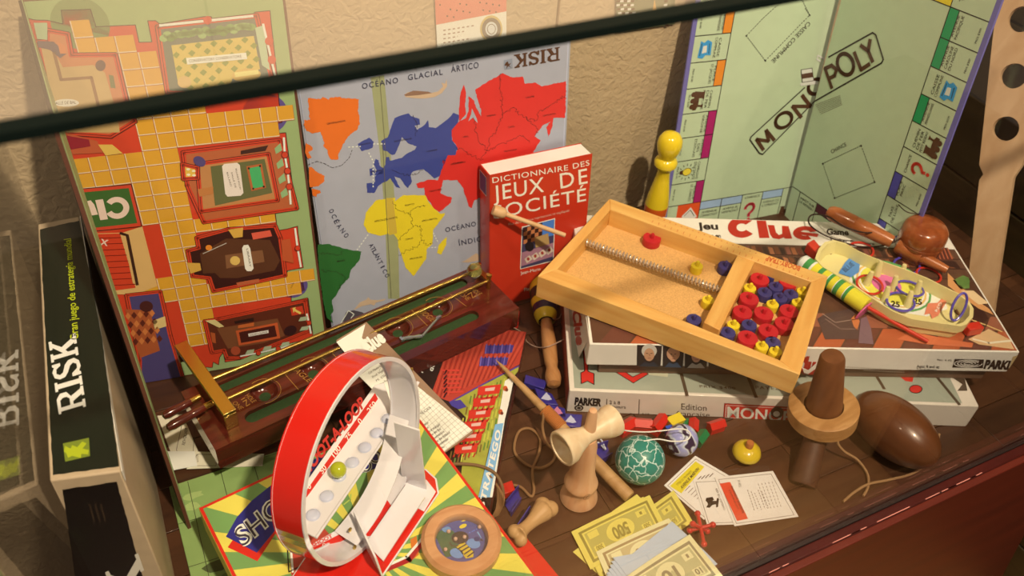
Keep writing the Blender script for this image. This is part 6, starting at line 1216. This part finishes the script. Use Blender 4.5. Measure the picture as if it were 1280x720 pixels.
blue_l = [(711, 322, 'navy disc on the spring side, next to the partition'), (598, 515, 'navy disc half hidden by the front rail on the spring side'), (880, 352, 'navy disc against the back rail'), (893, 398, 'navy disc upper one of the central navy cluster'), (853, 418, 'navy disc leftmost of the central navy cluster'), (947, 425, 'navy disc rightmost of the central navy cluster'), (908, 437, 'navy disc lowest of the central navy cluster'), (797, 535, 'navy disc between two red discs at the lower left'), (720, 562, 'navy disc in the corner of partition and front rail'), (882, 597, 'navy disc low by the two front yellow discs')]
yel_l = [(609, 322, 'yellow disc above the spring'), (649, 446, 'yellow disc below the spring'), (800, 402, 'yellow disc next to the partition'), (1000, 388, 'yellow disc in the back right corner'), (990, 415, 'yellow disc second down along the right rail'), (972, 455, 'yellow disc third down along the right rail'), (881, 461, 'yellow disc in the centre of the compartment'), (740, 535, 'yellow disc at the lower left beside a navy disc'), (843, 612, 'yellow disc at the front rail, left of the last two'), (892, 630, 'yellow disc in the front right corner')]
for L_x, r, m, cn in ((red_l, .0122, DRd, 'red'), (blue_l, .0094, DBl, 'navy'), (yel_l, .0078, DYl, 'yellow')):
    for x, y, lb in L_x: disc(x, y, r * .98, m, cn, lb)
# ring toss tray
BZ = .1005; CP_ = M((238, 208, 134), .35, coat=.3, var=.03); c4 = (3.13, 980, 220); P4 = lambda x, y, z: PZ(980 + x / 3.13, 220 + y / 3.13, z)
rim = [(122, 322), (135, 285), (160, 258), (195, 250), (240, 262), (290, 292), (330, 310), (400, 338), (480, 366), (560, 398), (620, 428), (690, 462), (725, 490), (742, 520), (740, 552), (715, 580), (690, 588), (600, 575), (500, 560), (430, 532), (380, 502), (310, 455), (250, 412), (190, 378), (150, 355)]
zt_ = BZ + .024; Rm = [P4(x, y, zt_) for x, y in rim]; cR_ = sum(Rm, V3((0, 0, 0))) / len(Rm); rt = thing('ring_toss_tray', V3((cR_.x, cR_.y, BZ)), 'cream plastic boat-shaped ring toss tray with six pegs', 'toy')
n = len(Rm); b = MB(); Lo = [cR_ + (p - cR_) * .95 - Z * .0235 for p in Rm]; Md = [cR_ + (p - cR_) * 1.0 - Z * .012 for p in Rm]; Me = [cR_ + (p - cR_) * .965 - Z * .012 for p in Rm]; Ri = [cR_ + (p - cR_) * .955 for p in Rm]; Fi = [cR_ + (p - cR_) * .915 - Z * .018 for p in Rm]
def skin(A_, B_): b.add(A_ + B_, [[i, (i + 1) % n, n + (i + 1) % n, n + i] for i in range(n)], CP_)
skin(Lo, Me); skin(Me, Md); skin(Md, Rm); skin(Rm, Ri); skin(Ri, Fi); b.add(Lo, [list(range(n))], CP_); b.add(Fi, [list(range(n))], CP_); b.build('tray_body', rt)
zi = zt_ - .0178; gsx = Sheet(V3((0, 0, zi)), (1, 0, 0), (0, 1, 0)); gsx.px(*c4)
g1 = M((100, 160, 84), .4); g2 = M((240, 220, 80), .4); g3_ = M((226, 110, 150), .4); g4 = M((244, 226, 196), .4); tb_ = M((92, 140, 188), .4); to_ = M((234, 128, 92), .4)
gsx.poly([(262, 340), (330, 312), (440, 350), (560, 410), (630, 480), (640, 520), (560, 550), (440, 530), (340, 480), (255, 420)], g4, 1)
gsx.arc((420, 430), 165, 88, g1, 2, rot=.38); gsx.arc((420, 430), 156, 80, g4, 3, rot=.38); gsx.arc((420, 430), 146, 74, M((238, 184, 96), .4), 4, rot=.38); gsx.arc((420, 430), 138, 70, g4, 5, rot=.38); gsx.arc((420, 430), 130, 66, g2, 6, rot=.38); gsx.arc((400, 425), 62, 34, g3_, 7, rot=.35)
gsx.poly([(266, 312), (276, 334), (300, 318), (292, 378), (262, 398), (212, 382), (238, 340)], tb_, 8); gsx.text('BLUE', (240, 380), (275, 350), (226, 366), INK, 9); gsx.poly([(625, 470), (635, 495), (602, 548), (578, 560), (570, 540), (548, 545), (562, 500), (600, 498)], to_, 8); gsx.text('RED', (598, 535), (618, 500), (588, 530), W5, 9)
for t_, x, y in (('50', 388, 382), ('25', 418, 510), ('25', 505, 500), ('10', 335, 395), ('30', 492, 420)): gsx.text(t_, (x, y), (x + 34, y - 2 + 8), (x, y - 20), BLACK, 9, .03)
gsx.build('target_print', rt)
for (bx, by), (tx, ty) in (((322, 425), (346, 372)), ((362, 388), (378, 330)), ((425, 445), (436, 388)), ((455, 398), (470, 345)), ((393, 490), (405, 428)), ((515, 465), (532, 405)), ((482, 508), (496, 445))):
    p = P4(bx, by, zi); b = MB(); q = P4(tx, ty, zi + .022); ax_ = (V3((p.x, p.y, zi + .022)) * .35 + q * .65) - p
    b.lathe([(.0052, 0), (.0048, .003), (.0033, ax_.length * .85), (.0026, ax_.length * .98), (1e-5, ax_.length)], CP_, p, ax_, seg=16); b.build('peg', rt)
for pp in ([(168, 300), (196, 272), (212, 278), (184, 308)], [(664, 530), (700, 500), (716, 520), (684, 548)]):
    b = MB(); b.prism([P4(x, y, zi + .0002) for x, y in pp], Z * .0006, M((116, 70, 40))); b.build('slot', rt)
def torus(c, rx, ry, ang, tilt, m, lb, r=.0016):
    R_ = Euler((tilt[0], tilt[1], ang)).to_matrix(); b = MB(); b.tube([c + R_ @ V3((rx * math.cos(t), ry * math.sin(t), 0)) for t in [i * math.pi / 16 for i in range(32)]], r, m, seg=8, closed=True)
    tag(b.build('toss_ring'), lb, 'ring', 'toss rings')
RR = M((214, 52, 34), .3, coat=.4); PR = M((92, 72, 160), .3, coat=.4)
torus(P4(335, 425, zi + .006), .0175, .0155, 0, (.12, 0), RR, 'red ring hooked over the leftmost pegs of the cream tray'); torus(P4(492, 440, zi + .007), .0175, .0165, 0, (-.1, .1), PR, 'purple ring around the far right peg of the cream tray'); torus(P4(456, 492, zi + .006), .0185, .0155, 0, (.05, 0), PR, 'purple ring in front, around the near right peg of the cream tray')
torus(P4(684, 512, zi + .020), .0098, .0180, -.3, (1.15, .25), PR, 'purple ring propped upright in the right end of the cream tray'); torus(P4(300, 290, BZ + .0025), .0185, .0150, 0, (.05, 0), RR, 'red ring on the box behind the left end of the cream tray'); torus(P4(480, 350, BZ + .003), .0185, .0150, 0, (.05, 0), PR, 'purple ring on the box behind the middle of the cream tray'); torus(P4(566, 388, BZ + .0025), .0165, .0150, 0, (0, .05), RR, 'red ring on the box behind the tray, right of the purple ring')
b = MB(); b.box(P4(738, 598, BZ + .007), (.0105, .0060, .0062), RR, Matrix.Rotation(-.2, 3, 'Z')); b.box(P4(712, 592, BZ + .008), (.004, .0035, .004), RR, Matrix.Rotation(-.2, 3, 'Z')); tag(b.build('red_clip', bevel=.0015), 'small red plastic clip at the right end of the cream tray', 'clip')
b = MB(); b.prism([P4(*p, BZ + .016) for p in ((90, 262), (118, 246), (150, 285), (128, 300))], Z * -.0155, RR); tag(b.build('red_clip', bevel=.0012), 'small red plastic clip at the left end of the cream tray', 'clip')
# striped stick with disc
k5 = lambda x, y, z: PZ(980 + x / 5.143, 280 + y / 5.143, z)
a, c = k5(100, 235, BZ + .0125), k5(530, 530, BZ + .0125); d = c - a; L = d.length; sb = thing('striped_baton', V3(((a.x + c.x) / 2, (a.y + c.y) / 2, BZ)), 'green, yellow and white striped tube with pink disc and red stick', 'toy')
YG = M((240, 214, 56), .3, coat=.4); GG_ = M((72, 148, 72), .3, coat=.4); WG = M((240, 226, 214), .3, coat=.4)
st_ = [(0, .11, WG), (.11, .19, GG_), (.19, .22, WG), (.22, .31, YG), (.31, .37, GG_), (.37, .45, YG), (.45, .46, WG), (.46, .50, GG_), (.50, .57, YG), (.57, .58, WG), (.58, .64, GG_), (.64, .71, YG), (.71, .72, WG), (.72, .76, GG_), (.76, 1.0, YG)]
rr_ = .0112; prof = [(1e-5, 0, WG), (rr_ * .6, .0008, WG), (rr_ * .95, .004, WG)] + [(rr_, max(.005, s * L), m) for s, e, m in st_] + [(rr_, L, YG), (1e-5, L, YG)]
b = MB(); b.lathe(prof, WG, a, d, seg=28); b.build('tube', sb); dn = d.normalized()
b = MB(); b.lathe([(1e-5, L), (.0165, L), (.0168, L + .0008), (.0165, L + .0018), (1e-5, L + .0018)], M((216, 90, 130), .35, coat=.3), a, (dn + V3((0, 0, -.1))), seg=32); b.build('disc', sb)
b = MB(); b.tube([c + dn * .002, PZ(1160, 427, BZ + .004)], .0026, RR, seg=12); b.build('stick', sb)
# turned mallet: barrel and handle
TW = WOOD((136, 60, 24), (172, 86, 40), scale=12, stretch=5, rough=.22, coat=.5, axis='Z', name='reddish_turned_wood'); TW2 = WOOD((156, 78, 34), (188, 104, 54), ang=-.6, scale=12, stretch=6, rough=.28, coat=.35, name='reddish_turned_wood')
m0 = V3((.935, .560, BZ))
ml = thing('turned_wood_toy', m0, 'reddish turned wooden barrel with a slit and a dark carrying cord', 'toy')
b = MB(); b.lathe([(1e-5, 0), (.0255, 0), (.0270, .002), (.0290, .014), (.0300, .026), (.0296, .0265), (.0300, .028), (.0298, .038), (.0285, .046), (.0240, .0510), (.0120, .0535), (1e-5, .054)], TW, m0, seg=44); b.build('barrel', ml, bevel=0)
a = P4(395, 128, .152); c = P4(590, 150, .146); b = MB(); sl = cat([P4(448, 112, .1536), P4(480, 140, .1550), P4(530, 148, .1548), P4(580, 135, .1530)], 8); b.tube(sl, .0007, M((46, 16, 8)), seg=6); b.build('slit', ml)
for (p, q2, prof, nm, lb) in (((168, 135), (425, 258), [(1e-5, 0), (.0060, .001), (.0098, .006), (.0112, .014), (.0110, .040), (.0104, .0405), (.0110, .0415), (.0104, .060), (.0094, .085), (.0080, .094), (1e-5, .0945)], 'turned_baton', 'reddish turned wooden baton lying left of the barrel'), ((440, 268), (640, 368), [(1e-5, 0), (.0090, .0006), (.0108, .004), (.0112, .018), (.0110, .036), (.0082, .0365), (.0082, .042), (.0076, .0425), (.0066, .060), (.0050, .074), (1e-5, .0745)], 'turned_spindle', 'reddish turned wooden spindle tapering to the right, in front of the barrel')):
    z_ = BZ + .0125 if p[0] > 400 else BZ + .022; A_, B_ = P4(*p, z_ + (.006 if p[0] < 400 else .004)), P4(*q2, z_); f = (B_ - A_).length / prof[-1][1]; b = MB(); b.lathe([(r, h * f) for r, h in prof], TW2, A_, B_ - A_, seg=30); tag(b.build(nm), lb, 'handle')
cd_ = [(545, 100, .156), (556, 130, .152), (540, 180, .140), (500, 215, .128), (430, 258, .124), (370, 275, .106), (300, 276, .105), (240, 262, .106), (160, 232, .106), (105, 195, .110), (97, 165, .112), (120, 150, .118), (175, 160, .128), (240, 200, .134), (320, 222, .130), (390, 215, .128), (425, 235, .128), (432, 262, .122)]
b = MB(); b.tube(cat([P4(*p) for p in cd_], 8), .0011, M((44, 22, 16), .6), seg=8); tag(b.build('dark_cord'), 'dark thin leather cord looping over the turned wooden handles', 'cord')
# bowling pin on the floor behind the boxes
pq = PZ(812, 296, 0); pn = thing('skittle', V3((pq.x, pq.y, 0)), 'yellow and orange wooden skittle standing by the wall', 'skittle'); YP2 = M((244, 200, 36), .2, coat=.6, var=.03); OP2 = M((228, 92, 26), .2, coat=.6, var=.03)
b = MB(); sc_ = 1.0
b.lathe([(1e-5, 0, OP2), (.020, 0, OP2), (.022, .004, OP2), (.0165, .014, OP2), (.0150, .028, OP2), (.0172, .050, OP2), (.0175, .064, YP2), (.0150, .085, YP2), (.0108, .108, YP2), (.0092, .122, YP2), (.0120, .130, YP2), (.0162, .134, YP2), (.0168, .1395, YP2), (.0145, .144, YP2), (.0112, .1465, YP2), (.0135, .152, YP2), (.0166, .160, YP2), (.0178, .169, YP2), (.0166, .1775, YP2), (.0120, .1845, YP2), (.0050, .188, YP2), (1e-5, .1885, YP2)], YP2, (pq.x, pq.y, 0), seg=40); b.build('body', pn)
# long paddle with holes
PW = WOOD((196, 146, 98), (214, 166, 118), scale=6, stretch=7, rough=.5, axis='Z', name='paddle_wood')
A_ = PZ(1226, 404, .0); Bp = CAM + ray(1263, -60) * ((.74 - 0) / ray(1263, -60).y); pd = thing('holed_paddle', A_, 'tall pale wooden paddle with a row of round holes, leaning at the right end', 'paddle')
pv = (Bp - A_).normalized(); pn_ = (CAM - A_); pn_ = (pn_ - pv * pn_.dot(pv)).normalized(); pu = pv.cross(pn_).normalized()
pu = (pu + pn_ * .25).normalized(); pnn = pu.cross(pv).normalized()
if pnn.dot(CAM - A_) < 0: pnn = -pnn
wsx = Sheet(A_, pu, pv); wsx.N = pnn
def PPx(x, y): return wsx.from_px(x, y)
outl = [(1206, 404), (1212, 332), (1224, 225), (1229, 218), (1224, 206), (1230, 150), (1240, 55), (1249, -20), (1258, -90), (1330, -90), (1318, 0), (1296, 130), (1278, 206), (1267, 222), (1264, 240), (1250, 330), (1240, 404)]
o2 = [PPx(*p) for p in outl]; b = MB(); b.prism([wsx.at(p) for p in o2], -pnn * .011, PW); po = b.build('board', pd, smooth=False)
c = MB()
for x, y in ((1257, 161), (1267, 95), (1277, 24), (1287, -50)):
    u, v = PPx(x, y); c.lathe([(1e-5, -.02), (.0165, -.02), (.0165, .02), (1e-5, .02)], PW, wsx.at((u, v)), pnn, seg=32)
cut(po, c)
# ring and cone handle, ball and string
rc = PZ(1030, 506, .066); tipc = PZ(1041, 445, .146); axc = (tipc - rc).normalized()
OK_ = WOOD((178, 116, 56), (210, 148, 84), scale=16, stretch=7, rough=.5, name='oak'); CW = WOOD((104, 54, 24), (126, 70, 34), scale=14, stretch=5, rough=.5, axis='Z', name='dark_cone_wood')
rc0 = PZ(1003, 606, 0); rt2 = thing('ring_and_cone_handle', rc0, 'brown wooden cone handle passing through a pale oak ring', 'toy')
b = MB(); b.lathe([(.0225, 0), (.0380, 0), (.0402, -.0012), (.0402, -.0200), (.0390, -.0212), (.0225, -.0212), (.0225, 0)], OK_, rc, axc, seg=48); b.build('oak_ring', rt2)
b = MB(); b.lathe([(.0215, -.020), (.0210, 0), (.0140, (tipc - rc).length - .004), (.0120, (tipc - rc).length), (1e-5, (tipc - rc).length + .001)], CW, rc, axc, seg=32); b.build('cone', rt2)
b = MB(); e_ = rc - axc * .020; dd = e_ - rc0; b.lathe([(1e-5, 0), (.0150, 0), (.0165, .004), (.0130, dd.length * .6), (.0160, dd.length)], WOOD((70, 36, 18), (88, 48, 26), scale=14, stretch=5, rough=.6, axis='Z', name='dark_handle_wood'), rc0, dd, seg=28); b.build('lower_handle', rt2)
ey = PZ(1053, 537, .040); b = MB(); b.ball(ey, .0022, GOLD, seg=10); b.build('eyelet', rt2)
ov = PZ(1119, 536, .036); ob = MB(); Ax = (PZ(1160, 560, .036) - PZ(1085, 500, .036)).normalized(); Oa = V3((ov.x, ov.y, .0)); LL = .052; DKW = WOOD((74, 38, 18), (92, 50, 26), scale=14, stretch=5, rough=.5, axis='Z', name='dark_handle_wood')
ob.lathe([(1e-5, -.058)] + [(.0355 * math.sqrt(max(0, 1 - (t / .058) ** 2)), t) for t in [-.056 + .004 * i for i in range(29)]] + [(1e-5, .058)], WOOD((98, 50, 22), (120, 66, 32), ang=math.atan2(Ax.y, Ax.x), scale=10, stretch=5, rough=.32, coat=.3, name='brown_ball_wood'), V3((ov.x, ov.y, .0358)), Ax, seg=48)
tag(ob.build('wooden_ball'), 'large brown oval wooden ball lying behind the string, right of the oak ring', 'ball')
b = MB(); SR = M((170, 122, 76), .7)
b.tube(cat([ey, PZ(1047, 552, .030), PZ(1055, 564, .018), PZ(1072, 575, .008), PZ(1084, 592, .003), PZ(1085, 608, .003), PZ(1079, 620, .003)], 8), .0016, SR, seg=8); b.tube(cat([PZ(1054, 627, .0025), PZ(1068, 615, .0028), PZ(1086, 605, .0055), PZ(1110, 600, .0028), PZ(1140, 592, .0028), PZ(1160, 577, .004), PZ(1170, 560, .012), PZ(1174, 542, .022)], 8), .0016, SR, seg=8)
tag(b.build('string'), 'thick beige string running from the oak ring to the brown oval ball', 'string')
